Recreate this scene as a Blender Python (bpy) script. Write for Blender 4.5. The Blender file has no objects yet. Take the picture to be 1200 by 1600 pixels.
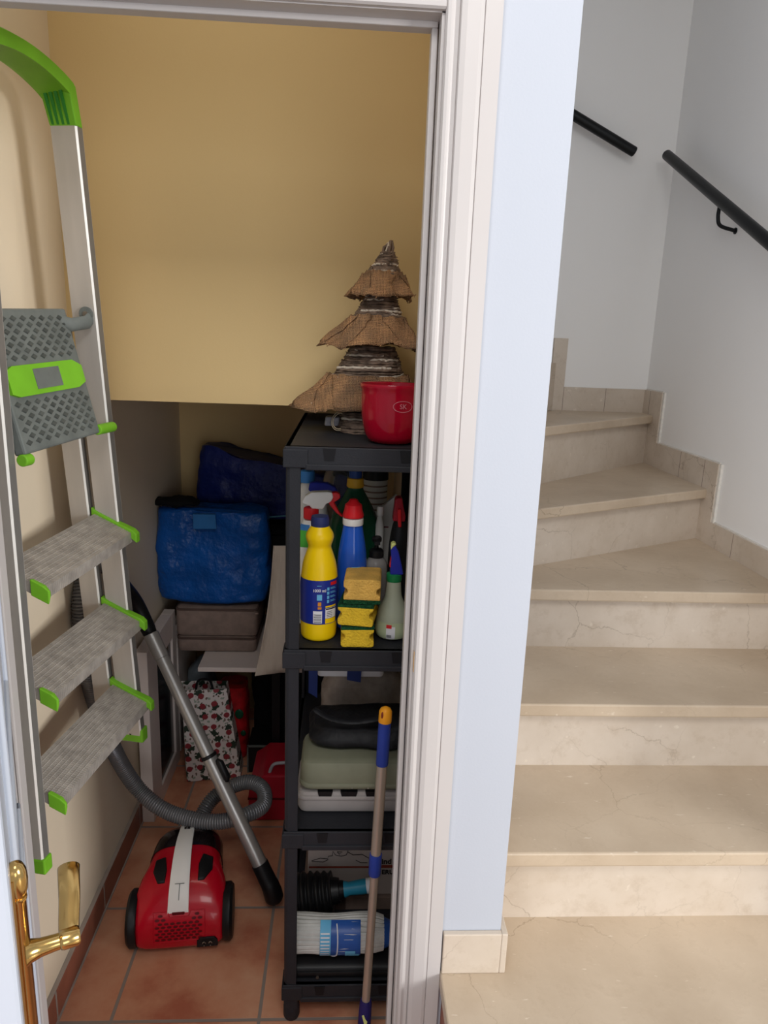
import bpy, bmesh, math, random
from mathutils import Vector, Matrix, noise as mnoise
random.seed(7)
sc = bpy.context.scene
COL = sc.collection
PI = math.pi
# ------------------------------------------------------------------ camera model
F = 1110.0
CAMH = 1.56
_dn = Vector((430 - 600, 5400 - 800, F)).normalized()
_yv = Vector((545 - 600, 532 - 800, F)); _yv = (_yv - _dn * _yv.dot(_dn)).normalized()
_zv = -_dn
_xv = _yv.cross(_zv)
# rows: world axes in the camera frame (x right, y down, z forward)
RM = Matrix((_xv, _yv, _zv))

def P(px, py, x=None, y=None, z=None):
    """a photo pixel brought to a known plane of the room"""
    d = RM @ Vector((px - 600, py - 800, F))
    t = x / d.x if x is not None else y / d.y if y is not None else (z - CAMH) / d.z
    return Vector((0, 0, CAMH)) + d * t

cd = bpy.data.cameras.new('camera'); cam = bpy.data.objects.new('camera', cd); COL.objects.link(cam)
cd.sensor_fit = 'VERTICAL'; cd.sensor_height = 32.0; cd.lens = 32.0 * F / 1600.0; cd.clip_start = 0.02
m3 = RM @ Matrix(((1, 0, 0), (0, -1, 0), (0, 0, -1)))
cam.matrix_world = Matrix.Translation((0, 0, CAMH)) @ m3.to_4x4()
sc.camera = cam

# ------------------------------------------------------------------ materials
def lin(c):
    return c / 12.92 if c <= 0.04045 else ((c + 0.055) / 1.055) ** 2.4
def rgb(h):
    if isinstance(h, str):
        h = h.lstrip('#'); h = [int(h[i:i + 2], 16) for i in (0, 2, 4)]
    return tuple(lin(v / 255.0) for v in h) + (1.0,)
class NT:
    def __init__(s, name):
        s.m = bpy.data.materials.new(name); s.m.use_nodes = True
        s.t = s.m.node_tree; s.b = s.t.nodes['Principled BSDF']
        s.tc = None
    def n(s, typ, **kw):
        nd = s.t.nodes.new(typ)
        for k, v in kw.items():
            if k in nd.inputs: nd.inputs[k].default_value = v
            else: setattr(nd, k, v)
        return nd
    def l(s, a, b): s.t.links.new(a, b)
    def co(s, scale=(1, 1, 1), loc=(0, 0, 0), rot=(0, 0, 0), kind='Object'):
        tc = s.n('ShaderNodeTexCoord'); mp = s.n('ShaderNodeMapping')
        mp.inputs['Scale'].default_value = scale; mp.inputs['Location'].default_value = loc; mp.inputs['Rotation'].default_value = rot
        s.l(tc.outputs[kind], mp.inputs['Vector']); return mp.outputs['Vector']
    def ramp(s, fac, stops, interp='LINEAR'):
        r = s.n('ShaderNodeValToRGB'); r.color_ramp.interpolation = interp
        e = r.color_ramp.elements
        while len(e) > 1: e.remove(e[-1])
        e[0].position, e[0].color = stops[0]
        for p, c in stops[1:]:
            k = e.new(p); k.color = c
        s.l(fac, r.inputs['Fac']); return r.outputs['Color']
    def mix(s, fac, a, b, mode='MIX'):
        x = s.n('ShaderNodeMix', data_type='RGBA', blend_type=mode)
        for i, v in ((0, fac), (6, a), (7, b)):
            if hasattr(v, 'is_output') or isinstance(v, bpy.types.NodeSocket): s.l(v, x.inputs[i])
            else: x.inputs[i].default_value = v
        return x.outputs[2]
    def math(s, op, a, b=0.0, c=None):
        x = s.n('ShaderNodeMath', operation=op)
        for i, v in enumerate((a, b) if c is None else (a, b, c)):
            if isinstance(v, bpy.types.NodeSocket): s.l(v, x.inputs[i])
            else: x.inputs[i].default_value = v
        return x.outputs[0]
    def bump(s, h, strength=0.3, dist=0.01):
        b = s.n('ShaderNodeBump'); b.inputs['Strength'].default_value = strength; b.inputs['Distance'].default_value = dist
        s.l(h, b.inputs['Height']); s.l(b.outputs['Normal'], s.b.inputs['Normal'])
    def base(s, v):
        if isinstance(v, bpy.types.NodeSocket): s.l(v, s.b.inputs['Base Color'])
        else: s.b.inputs['Base Color'].default_value = v

def mat(name, col, rough=0.5, metal=0.0, var=0.12, vs=18.0, bump=0.0, bs=120.0, trans=0.0, ior=1.45, coat=0.0, alpha=1.0, bd=0.004, stretch=(1, 1, 1)):
    t = NT(name); c = rgb(col)
    nz = t.n('ShaderNodeTexNoise', Scale=vs, Detail=4.0)
    t.l(t.co(stretch), nz.inputs['Vector'])
    lo = tuple(v * (1 - var) for v in c[:3]) + (1,); hi = tuple(min(1, v * (1 + var)) for v in c[:3]) + (1,)
    t.base(t.ramp(nz.outputs['Fac'], [(0.3, lo), (0.7, hi)]))
    t.b.inputs['Roughness'].default_value = rough; t.b.inputs['Metallic'].default_value = metal
    t.b.inputs['Transmission Weight'].default_value = trans; t.b.inputs['IOR'].default_value = ior
    t.b.inputs['Specular IOR Level'].default_value = 0.3; t.b.inputs['Coat Weight'].default_value = coat; t.b.inputs['Alpha'].default_value = alpha
    if bump:
        n2 = t.n('ShaderNodeTexNoise', Scale=bs, Detail=3.0); t.l(t.co(stretch), n2.inputs['Vector']); t.bump(n2.outputs['Fac'], bump, bd)
    return t.m

def marble(name, base, dark, rough=0.32, off=(0, 0, 0)):
    t = NT(name); co = t.co(loc=off)
    n1 = t.n('ShaderNodeTexNoise', Scale=3.2, Detail=8.0, Roughness=0.62); t.l(co, n1.inputs['Vector'])
    c1 = t.ramp(n1.outputs['Fac'], [(0.3, rgb(dark)), (0.68, rgb(base))])
    n4 = t.n('ShaderNodeTexNoise', Scale=26.0, Detail=6.0, Roughness=0.7); t.l(co, n4.inputs['Vector'])
    c1 = t.mix(t.ramp(n4.outputs['Fac'], [(0.52, (0, 0, 0, 1)), (0.75, (0.35, 0.35, 0.35, 1))]), c1, rgb('#a48f76'))
    # crooked hairline veins
    nd = t.n('ShaderNodeTexNoise', Scale=5.0, Detail=6.0, Roughness=0.65); t.l(co, nd.inputs['Vector'])
    dv = t.mix(0.12, co, nd.outputs['Color'], 'ADD')
    v = t.n('ShaderNodeTexVoronoi', feature='DISTANCE_TO_EDGE', Scale=4.2); t.l(dv, v.inputs['Vector'])
    line = t.ramp(v.outputs['Distance'], [(0.0, (1, 1, 1, 1)), (0.0075, (0, 0, 0, 1))])
    n2 = t.n('ShaderNodeTexNoise', Scale=2.1, Detail=3.0); t.l(t.co(loc=(3, 1, 2)), n2.inputs['Vector'])
    mask = t.ramp(n2.outputs['Fac'], [(0.46, (0, 0, 0, 1)), (0.66, (0.62, 0.62, 0.62, 1))])
    f = t.mix(1.0, line, mask, 'MULTIPLY')
    c2 = t.mix(f, c1, rgb('#7d6a54'))
    # pale flecks
    n3 = t.n('ShaderNodeTexNoise', Scale=38.0, Detail=2.0); t.l(t.co((1, 3, 1)), n3.inputs['Vector'])
    fl = t.ramp(n3.outputs['Fac'], [(0.70, (0, 0, 0, 1)), (0.76, (0.5, 0.5, 0.5, 1))])
    t.base(t.mix(fl, c2, rgb('#e4dacb')))
    t.b.inputs['Roughness'].default_value = rough
    t.bump(n4.outputs['Fac'], 0.05, 0.002)
    return t.m

def terracotta():
    t = NT('terracotta_tile'); co = t.co(loc=(0.515 + 3.42, -1.352 + 3.4, 0))
    br = t.n('ShaderNodeTexBrick', offset=0.0, squash=1.0)
    br.inputs['Scale'].default_value = 1.0; br.inputs['Mortar Size'].default_value = 0.0045; br.inputs['Mortar Smooth'].default_value = 0.2
    br.inputs['Brick Width'].default_value = 0.342; br.inputs['Row Height'].default_value = 0.34; br.inputs['Bias'].default_value = 0.0
    br.inputs['Color1'].default_value = rgb('#b8775a'); br.inputs['Color2'].default_value = rgb('#c48a6d'); br.inputs['Mortar'].default_value = rgb('#8d8078')
    t.l(co, br.inputs['Vector'])
    n1 = t.n('ShaderNodeTexNoise', Scale=5.5, Detail=7.0, Roughness=0.6); t.l(co, n1.inputs['Vector'])
    mot = t.ramp(n1.outputs['Fac'], [(0.33, rgb('#a5543e')), (0.5, rgb('#cc9070')), (0.7, rgb('#dcae8e'))])
    inv = t.math('SUBTRACT', 1.0, br.outputs['Fac'])
    f = t.math('MULTIPLY', inv, 0.62)
    t.base(t.mix(f, br.outputs['Color'], mot))
    t.b.inputs['Roughness'].default_value = 0.42
    h = t.math('ADD', inv, t.math('MULTIPLY', n1.outputs['Fac'], 0.35))
    t.bump(h, 0.35, 0.004)
    return t.m

def paint(name, col, var=0.03):
    t = NT(name); c = rgb(col)
    nz = t.n('ShaderNodeTexNoise', Scale=1.7, Detail=3.0); t.l(t.co(), nz.inputs['Vector'])
    t.base(t.ramp(nz.outputs['Fac'], [(0.3, tuple(v * (1 - var) for v in c[:3]) + (1,)), (0.7, c)]))
    n2 = t.n('ShaderNodeTexNoise', Scale=220.0, Detail=2.0); t.l(t.co(), n2.inputs['Vector']); t.bump(n2.outputs['Fac'], 0.08, 0.002)
    t.b.inputs['Roughness'].default_value = 0.7
    return t.m

def tread_metal():
    t = NT('ribbed_aluminium'); nz = t.n('ShaderNodeTexNoise', Scale=45.0, Detail=4.0); t.l(t.co(), nz.inputs['Vector'])
    t.base(t.ramp(nz.outputs['Fac'], [(0.3, rgb('#8f8982')), (0.7, rgb('#aca59d'))]))
    t.b.inputs['Metallic'].default_value = 0.25; t.b.inputs['Roughness'].default_value = 0.5
    w = t.n('ShaderNodeTexWave', wave_type='BANDS', bands_direction='Y'); w.inputs['Scale'].default_value = 60.0; w.inputs['Distortion'].default_value = 0.6
    t.l(t.co(), w.inputs['Vector']); t.bump(w.outputs['Fac'], 0.22, 0.002); return t.m

def burlap():
    t = NT('burlap_weave'); co = t.co()
    w1 = t.n('ShaderNodeTexWave', bands_direction='X'); w1.inputs['Scale'].default_value = 105.0; w1.inputs['Distortion'].default_value = 3.0
    w2 = t.n('ShaderNodeTexWave', bands_direction='Z'); w2.inputs['Scale'].default_value = 105.0; w2.inputs['Distortion'].default_value = 3.0
    t.l(co, w1.inputs['Vector']); t.l(co, w2.inputs['Vector'])
    h = t.math('MAXIMUM', w1.outputs['Fac'], w2.outputs['Fac'])
    c = t.ramp(h, [(0.35, rgb('#5c4431')), (0.85, rgb('#b5906c'))])
    v = t.n('ShaderNodeTexVoronoi', Scale=60.0); t.l(co, v.inputs['Vector'])
    gl = t.ramp(v.outputs['Distance'], [(0.05, (1, 1, 1, 1)), (0.09, (0, 0, 0, 1))])
    n2 = t.n('ShaderNodeTexNoise', Scale=30.0); t.l(co, n2.inputs['Vector'])
    gl = t.mix(1.0, gl, t.ramp(n2.outputs['Fac'], [(0.5, (0, 0, 0, 1)), (0.6, (1, 1, 1, 1))]), 'MULTIPLY')
    n3 = t.n('ShaderNodeTexNoise', Scale=22.0, Detail=3.0); t.l(co, n3.inputs['Vector'])
    c = t.mix(0.55, c, t.ramp(n3.outputs['Fac'], [(0.35, rgb('#6f553f')), (0.65, rgb('#f0d0aa'))]), 'MULTIPLY'); c = t.mix(1.0, c, (1.65, 1.75, 1.85, 1), 'MULTIPLY')
    t.base(t.mix(gl, c, rgb('#efe6da'))); t.b.inputs['Roughness'].default_value = 0.9
    t.bump(h, 0.9, 0.004); return t.m

def fruit_print():
    t = NT('fruit_print_paper'); co = t.co((1, 1, 1))
    def spots(scale, r, off, wob, rnd=0.55, sc3=(1, 1, 1)):
        v = t.n('ShaderNodeTexVoronoi', voronoi_dimensions='2D', feature='F1'); v.inputs['Scale'].default_value = scale; v.inputs['Randomness'].default_value = rnd
        t.l(t.co(sc3, loc=off, rot=(-PI / 2, 0, 0)), v.inputs['Vector'])
        nd = t.n('ShaderNodeTexNoise', Scale=110.0, Detail=1.0); t.l(co, nd.inputs['Vector'])
        d = t.math('ADD', v.outputs['Distance'], t.math('MULTIPLY', t.math('SUBTRACT', nd.outputs['Fac'], 0.5), wob))
        return t.ramp(d, [(r, (1, 1, 1, 1)), (r + 0.03, (0, 0, 0, 1))])
    c = rgb('#d8cfcc')
    a = spots(21, 0.2, (0.1, 0.3, 0.2), 0.06); b = spots(21, 0.24, (0.77, 0.11, 0.47), 0.6); d = spots(34, 0.15, (0.31, 0.93, 0.66), 0.5, 0.7, (1.6, 1, 1)); e = spots(38, 0.16, (0.5, 0.2, 0.9), 0.6, 0.7)
    x = t.mix(e, c, rgb('#97a295')); x = t.mix(d, x, rgb('#6e5a50')); x = t.mix(b, x, rgb('#1f3326')); x = t.mix(a, x, rgb('#8a2731'))
    t.base(x); t.b.inputs['Roughness'].default_value = 0.5; return t.m

M = {}
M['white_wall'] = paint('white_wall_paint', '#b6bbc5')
M['grey_wall'] = paint('pale_grey_wall_paint', '#f1f0ee')
M['cream_wall'] = paint('daylit_cream_paint', '#e3d4bb')  # closet paint made lighter: the left wall's daylight is in this tone
M['yellow_wall'] = paint('ochre_wall_paint', '#dbc08b')
M['trim'] = mat('white_gloss_trim', '#bfbab8', 0.35, var=0.02, vs=3)
M['door'] = mat('white_door_lacquer', '#b9bfca', 0.3, var=0.02, vs=2)
M['marble'] = marble('cream_marble_tread', '#cdbca6', '#b3a089')
M['marble_r'] = marble('cream_marble_riser', '#d6cabc', '#c0b19f', 0.4, (1.3, 0.4, 2.2))
M['caulk'] = mat('white_caulk', '#dedad2', 0.8, var=0.08, vs=60)
M['terra'] = terracotta()
M['terra_s'] = mat('terracotta_skirting', '#8d5846', 0.4, var=0.25, vs=9)
M['grout'] = mat('grey_grout', '#a0938a', 0.9)
M['rail'] = mat('black_rail_metal', '#17191b', 0.4, 0.3, var=0.1)
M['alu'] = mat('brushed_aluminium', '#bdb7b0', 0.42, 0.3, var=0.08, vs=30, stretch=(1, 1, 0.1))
M['alu_d'] = mat('aluminium_shaded_front', '#84817d', 0.4, 0.4, var=0.08)  # darker copy of the aluminium, paints shade on the rails' front faces
M['alu_b'] = mat('aluminium_edge_highlight', '#e6e3de', 0.3, 0.1, var=0.02)  # paints the highlight along the rail chamfers
M['tread'] = tread_metal()
M['green'] = mat('lime_green_plastic', '#71b02a', 0.45, var=0.08)
M['green_d'] = mat('shaded_green_plastic', '#2c7a2a', 0.5)
M['grip'] = mat('worn_grey_grip', '#4a4e4b', 0.6, var=0.25, vs=30)
M['gplast'] = mat('grey_plastic', '#666b68', 0.55, var=0.15, vs=25)
M['shelf'] = mat('black_resin', '#28292e', 0.55, var=0.12, vs=12, bump=0.15, bs=300)
M['shelf_d'] = mat('black_resin_recess', '#141418', 0.6)
M['brass'] = mat('polished_brass', '#c9a667', 0.18, 1.0, var=0.12, vs=8)
M['steel'] = mat('dull_steel', '#a79e94', 0.35, 0.9)
M['black'] = mat('black_plastic', '#141416', 0.42, var=0.2)
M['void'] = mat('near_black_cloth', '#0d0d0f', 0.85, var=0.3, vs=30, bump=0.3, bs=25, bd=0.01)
M['red'] = mat('red_vacuum_plastic', '#b20920', 0.25, var=0.05, coat=0.2)
M['red_d'] = mat('dark_red_recess', '#5a0610', 0.5)
M['white'] = mat('white_plastic', '#e9e7e4', 0.35, var=0.02)
M['smoke'] = mat('smoked_bin_plastic', '#1a1314', 0.15, var=0.1)
M['hose'] = mat('grey_hose_plastic', '#77777a', 0.25, 0.4, var=0.08)
M['tube'] = mat('satin_metal_tube', '#a9a6a3', 0.3, 0.6, var=0.05)
M['bag'] = mat('blue_woven_plastic', '#0e4c96', 0.33, var=0.2, vs=10, bump=0.45, bs=26, bd=0.025)
M['bag2'] = mat('navy_woven_plastic', '#1b2a72', 0.4, var=0.25, vs=10, bump=0.5, bs=22, bd=0.02)
M['bag_l'] = mat('pale_blue_tape', '#5b9ab4', 0.5)
M['cush'] = mat('taupe_case_fabric', '#85736a', 0.9, var=0.12, vs=40, bump=0.3, bs=400)
M['piping'] = mat('dark_taupe_piping', '#55453f', 0.9)
M['pillow'] = mat('beige_pillow_cotton', '#c9bcae', 0.9, var=0.06, vs=14, bump=0.45, bs=14, bd=0.02, stretch=(3, 1, 0.6))
M['board'] = mat('white_board', '#d9cdc7', 0.4, var=0.02)
M['navy_glass'] = mat('dark_panel', '#10131c', 0.2, var=0.4, vs=14)
M['fruit'] = fruit_print()
M['redbag'] = mat('red_strawberry_print', '#a3161d', 0.4, var=0.55, vs=22)
M['greybag'] = mat('slate_grey_bag', '#626a70', 0.5, var=0.2, vs=20)
M['redcase'] = mat('red_case_plastic', '#a51a2c', 0.4, var=0.1)
M['ltgrey'] = mat('light_grey_plastic', '#9c9aa0', 0.5)
M['burlap'] = burlap()
M['twig'] = mat('brown_twig', '#7a685b', 0.9, var=0.5, vs=60, bump=0.5, bs=120)
M['twig_w'] = mat('frosted_white_twig', '#cfc3b4', 0.85, var=0.25, vs=50)
M['wire'] = mat('pale_light_wire', '#b9a88c', 0.4)
M['pot'] = mat('glossy_red_enamel', '#a00724', 0.15, var=0.04, coat=0.2)
M['emblem'] = mat('embossed_pale_line', '#c87a86', 0.4)
M['yellow'] = mat('yellow_bleach_plastic', '#f4cc0c', 0.32, var=0.03)
M['navy'] = mat('navy_label', '#1f2f86', 0.35, var=0.06)
M['navycap'] = mat('navy_cap', '#26305f', 0.5, var=0.08)
M['paper'] = mat('white_label_paper', '#e2e2e6', 0.6, var=0.02)
M['lblue'] = mat('light_blue_print', '#69b4dc', 0.5)
M['orange'] = mat('orange_print', '#d88d2a', 0.5)
M['redp'] = mat('red_plastic', '#d01f27', 0.35, var=0.06)
M['darkgreen'] = mat('dark_green_bottle', '#12462f', 0.25, var=0.1)
M['goldcap'] = mat('mustard_collar', '#cfa12c', 0.45)
M['bluecap'] = mat('deep_blue_cap', '#1c3f80', 0.4)
M['bluebottle'] = mat('blue_translucent_plastic', '#1f55bd', 0.18, var=0.25, vs=9, coat=0.3)
M['skyblue'] = mat('sky_blue_cap', '#3a78b8', 0.45)
M['clear'] = mat('clear_plastic', '#e6e4e2', 0.08, trans=0.92, ior=1.25, var=0.02)
M['bagclear'] = mat('cloudy_plastic_film', '#b9aea6', 0.22, trans=0.25, ior=1.15, var=0.25, vs=16, bump=0.6, bs=20, bd=0.02)
M['frost'] = mat('frosted_green_plastic', '#bcc3ad', 0.4, var=0.05, trans=0.2)
M['frost_l'] = mat('pale_liquid', '#b4bf9c', 0.35, var=0.04)
M['frost_t'] = mat('frosted_white_plastic', '#c6c4c0', 0.42, var=0.04)
M['soap'] = mat('clear_grey_plastic', '#a9a5a2', 0.12, trans=0.45, ior=1.2, var=0.1)
M['greencap'] = mat('green_collar', '#1e7d48', 0.45)
M['bluetrig'] = mat('royal_blue_plastic', '#26309c', 0.35)
M['lime'] = mat('pale_lime_plastic', '#d9e08a', 0.45)
M['sponge'] = mat('yellow_sponge', '#e5be33', 0.95, var=0.12, vs=60, bump=0.7, bs=260, bd=0.006)
M['sponge_t'] = mat('worn_yellow_sponge', '#deb058', 0.95, var=0.2, vs=26, bump=0.7, bs=260, bd=0.006)
M['scour'] = mat('green_scourer', '#174a2c', 1.0, var=0.5, vs=160, bump=0.9, bs=260, bd=0.008)
M['leafgreen'] = mat('green_label_print', '#4fae3e', 0.4)
M['khaki'] = mat('grey_green_moulded_plastic', '#82836f', 0.6, var=0.14, vs=10)
M['greycase'] = mat('off_white_moulded_plastic', '#a49d9a', 0.6, var=0.08, vs=10)
M['clothblack'] = mat('black_nylon', '#1d1d20', 0.55, var=0.2, vs=14, bump=0.5, bs=14, bd=0.03)
M['strap'] = mat('navy_strap', '#22336f', 0.6)
M['carton'] = mat('white_carton', '#b4a9a4', 0.7, var=0.08, vs=5)
M['print'] = mat('black_print', '#1e1a1a', 0.6)
M['redline'] = mat('red_brown_print', '#8a3a2a', 0.6)
M['teal'] = mat('teal_plastic', '#2a85a2', 0.4)
M['strand'] = mat('white_mop_strand', '#c8c8c4', 0.85, var=0.12, vs=30)
M['mopblue'] = mat('blue_mop_label', '#2b549f', 0.35, var=0.15, vs=20)
M['maroon'] = mat('maroon_print', '#6a2430', 0.5)
M['pole'] = mat('champagne_metal_pole', '#b5a79a', 0.38, 0.55, var=0.05)
M['orangecap'] = mat('orange_plastic_cap', '#f0a024', 0.45)
M['poleblue'] = mat('blue_grip_plastic', '#2a3f96', 0.45)
M['purple'] = mat('indigo_socket_plastic', '#261f5c', 0.45)
M['ceil'] = paint('white_ceiling_paint', '#e4e4e2')

# ------------------------------------------------------------------ mesh builder
WM = {}
def thing(name, label, cat, loc=(0, 0, 0), rotz=0.0, group=None, kind=None, rot=None):
    o = bpy.data.objects.new(name, None); COL.objects.link(o)
    o.empty_display_size = 0.05
    o.location = loc; o.rotation_euler = rot or (0, 0, rotz)
    from mathutils import Euler
    WM[o.name] = Matrix.Translation(Vector(loc)) @ Euler(o.rotation_euler).to_matrix().to_4x4()
    if label: o['label'] = label
    if cat: o['category'] = cat
    if group: o['group'] = group
    if kind: o['kind'] = kind
    return o
def tag(o, label, cat, group=None, kind=None):
    o['label'] = label; o['category'] = cat
    if group: o['group'] = group
    if kind: o['kind'] = kind
    return o

def nvec(q):      # repeatable noise vector
    return Vector((mnoise.noise(q), mnoise.noise(q + Vector((31.7, 5.3, 11.9))), mnoise.noise(q + Vector((7.1, 47.2, 23.5)))))
class MB:
    def __init__(s): s.v = []; s.f = []; s.mi = []; s.cur = 0
    def m(s, i): s.cur = i; return s
    def add(s, vs, fs, T=None):
        b = len(s.v)
        for p in vs: s.v.append(tuple(T @ Vector(p)) if T is not None else tuple(p))
        for q in fs: s.f.append([b + i for i in q]); s.mi.append(s.cur)
        return s
    def box(s, lo, hi, T=None):
        x0, y0, z0 = lo; x1, y1, z1 = hi
        return s.add([(x0, y0, z0), (x1, y0, z0), (x1, y1, z0), (x0, y1, z0), (x0, y0, z1), (x1, y0, z1), (x1, y1, z1), (x0, y1, z1)],
                     [(0, 3, 2, 1), (4, 5, 6, 7), (0, 1, 5, 4), (1, 2, 6, 5), (2, 3, 7, 6), (3, 0, 4, 7)], T)
    def prism(s, poly, lo, hi, axis='z', T=None):
        n = len(poly)
        def mk(a, b, c): return {'z': (a, b, c), 'y': (a, c, b), 'x': (c, a, b)}[axis]
        vs = [mk(a, b, lo) for a, b in poly] + [mk(a, b, hi) for a, b in poly]
        fs = [tuple(range(n))[::-1], tuple(range(n, 2 * n))] + [(i, (i + 1) % n, n + (i + 1) % n, n + i) for i in range(n)]
        return s.add(vs, fs, T)
    def ringloft(s, rings, cap=True, closed=False, T=None):
        n = len(rings[0]); vs = [p for r in rings for p in r]; fs = []
        k = len(rings)
        for a in range(k if closed else k - 1):
            b = (a + 1) % k
            for i in range(n):
                j = (i + 1) % n; fs.append((a * n + i, a * n + j, b * n + j, b * n + i))
        if cap and not closed:
            fs.append(tuple(range(n))[::-1]); fs.append(tuple(range((k - 1) * n, k * n)))
        return s.add(vs, fs, T)
    def lathe(s, prof, seg=28, c=(0, 0, 0), sx=1.0, sy=1.0, T=None, cap=True):
        rings = [[(c[0] + r * sx * math.cos(2 * PI * i / seg), c[1] + r * sy * math.sin(2 * PI * i / seg), c[2] + z) for i in range(seg)] for r, z in prof]
        return s.ringloft(rings, cap, T=T)
    def tube(s, pts, r, seg=12, T=None, cap=True, flat=1.0):
        pts = [Vector(p) for p in pts]; n = len(pts)
        rs = r if isinstance(r, (list, tuple)) else [r] * n
        tans = []
        for i in range(n):
            t = pts[min(i + 1, n - 1)] - pts[max(i - 1, 0)]; tans.append(t.normalized())
        up = Vector((0, 0, 1)) if abs(tans[0].z) < 0.9 else Vector((1, 0, 0))
        nrm = (up - tans[0] * up.dot(tans[0])).normalized(); rings = []
        for i in range(n):
            nrm = (nrm - tans[i] * nrm.dot(tans[i])).normalized(); bn = tans[i].cross(nrm)
            rings.append([pts[i] + nrm * math.cos(2 * PI * k / seg) * rs[i] + bn * math.sin(2 * PI * k / seg) * rs[i] * flat for k in range(seg)])
        return s.ringloft(rings, cap, T=T)
    def cyl(s, a, b, r, r2=None, seg=20, T=None): return s.tube([a, b], [r, r if r2 is None else r2], seg, T)
    def ell(s, c, rx, ry, rz, seg=20, rg=12, T=None):
        prof = [(max(1e-4, math.sin(PI * i / rg)), -math.cos(PI * i / rg)) for i in range(rg + 1)]
        rings = [[(c[0] + r * rx * math.cos(2 * PI * k / seg), c[1] + r * ry * math.sin(2 * PI * k / seg), c[2] + z * rz) for k in range(seg)] for r, z in prof]
        return s.ringloft(rings, T=T)
    def disp(s, amp, freq, seed=0.0, axis=None):
        for i, p in enumerate(s.v):
            q = Vector(p) * freq + Vector((seed, seed * 1.7, seed * 0.3))
            d = nvec(q) * amp + nvec(q * 2.7) * amp * 0.4
            s.v[i] = tuple(Vector(p) + d)
        return s
    def build(s, name, mats, parent=None, smooth=False, bevel=0.0, bseg=2, local=False, sub=0, ang=40):
        me = bpy.data.meshes.new(name)
        vs = s.v
        if parent is not None and not local:
            inv = WM[parent.name].inverted(); vs = [tuple(inv @ Vector(p)) for p in vs]
        me.from_pydata(vs, [], s.f); me.update()
        if not isinstance(mats, (list, tuple)): mats = [mats]
        for m in mats: me.materials.append(m)
        for p, i in zip(me.polygons, s.mi): p.material_index = min(i, len(mats) - 1)
        bm = bmesh.new(); bm.from_mesh(me); bmesh.ops.recalc_face_normals(bm, faces=bm.faces); bm.to_mesh(me); bm.free()
        o = bpy.data.objects.new(name, me); COL.objects.link(o)
        if parent is not None:
            o.parent = parent; WM[o.name] = WM[parent.name]
        else: WM[o.name] = Matrix.Identity(4)
        if bevel:
            b = o.modifiers.new('bevel', 'BEVEL'); b.width = bevel; b.segments = bseg; b.limit_method = 'ANGLE'; b.angle_limit = math.radians(35)
        if sub:
            b = o.modifiers.new('sub', 'SUBSURF'); b.levels = sub; b.render_levels = sub
        if smooth:
            for p in me.polygons: p.use_smooth = True
            try: me.set_sharp_from_angle(angle=math.radians(ang))
            except Exception: pass
        return o

def struct(name, mb, m, parent=None, bevel=0.0, label=None, smooth=False):
    o = mb.build(name, m, parent, bevel=bevel, smooth=smooth)
    if parent is None:
        o['kind'] = 'structure'
        if label: o['label'] = label
    return o
def text(name, body, size, T, m, parent, ext=0.0004, bold=0.0):
    c = bpy.data.curves.new(name, 'FONT'); c.body = body; c.size = size; c.extrude = ext; c.offset = bold; c.align_x = 'CENTER'; c.align_y = 'CENTER'
    c.resolution_u = 3
    o = bpy.data.objects.new(name + '_tmp', c); COL.objects.link(o)
    dg = bpy.context.evaluated_depsgraph_get(); me = bpy.data.meshes.new_from_object(o.evaluated_get(dg))
    bpy.data.objects.remove(o); me.transform(T if parent is None else WM[parent.name].inverted() @ T)
    me.materials.clear(); me.materials.append(m)
    q = bpy.data.objects.new(name, me); COL.objects.link(q)
    if parent is not None: q.parent = parent; WM[q.name] = WM[parent.name]
    return q
FRONT = Matrix.Rotation(PI / 2, 4, 'X')       # text that faces -y
def spline(pts, n=8):
    pts = [Vector(p) for p in pts]; out = []
    q = [pts[0] * 2 - pts[1]] + pts + [pts[-1] * 2 - pts[-2]]
    for i in range(1, len(q) - 2):
        for k in range(n):
            t = k / n; a, b, c, d = q[i - 1], q[i], q[i + 1], q[i + 2]
            out.append(0.5 * ((2 * b) + (c - a) * t + (2 * a - 5 * b + 4 * c - d) * t * t + (3 * b - a - 3 * c + d) * t ** 3))
    out.append(pts[-1]); return out
def sup(cx, cy, z, hx, hy, p=0.5, n=32):
    f = lambda v: math.copysign(abs(v) ** p, v)
    return [(cx + hx * f(math.cos(2 * PI * i / n)), cy + hy * f(math.sin(2 * PI * i / n)), z) for i in range(n)]
def rbox(lo, hi, r, seg=4, T=None, mb=None):
    """box with rounded vertical edges and softened top/bottom"""
    mb = mb or MB(); x0, y0, z0 = lo; x1, y1, z1 = hi
    def ring(z, k):
        out = []; rr = r
        for cx, cy, a0 in ((x1 - rr, y1 - rr, 0), (x0 + rr, y1 - rr, 90), (x0 + rr, y0 + rr, 180), (x1 - rr, y0 + rr, 270)):
            for i in range(seg + 1):
                a = math.radians(a0 + 90 * i / seg); out.append((cx + (rr - k) * math.cos(a), cy + (rr - k) * math.sin(a), z))
        return out
    e = min(r * 0.6, (z1 - z0) * 0.3)
    rings = [ring(z0, e), ring(z0 + e * .3, e * .3), ring(z0 + e, 0), ring(z1 - e, 0), ring(z1 - e * .3, e * .3), ring(z1, e)]
    return mb.ringloft(rings, T=T)
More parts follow.
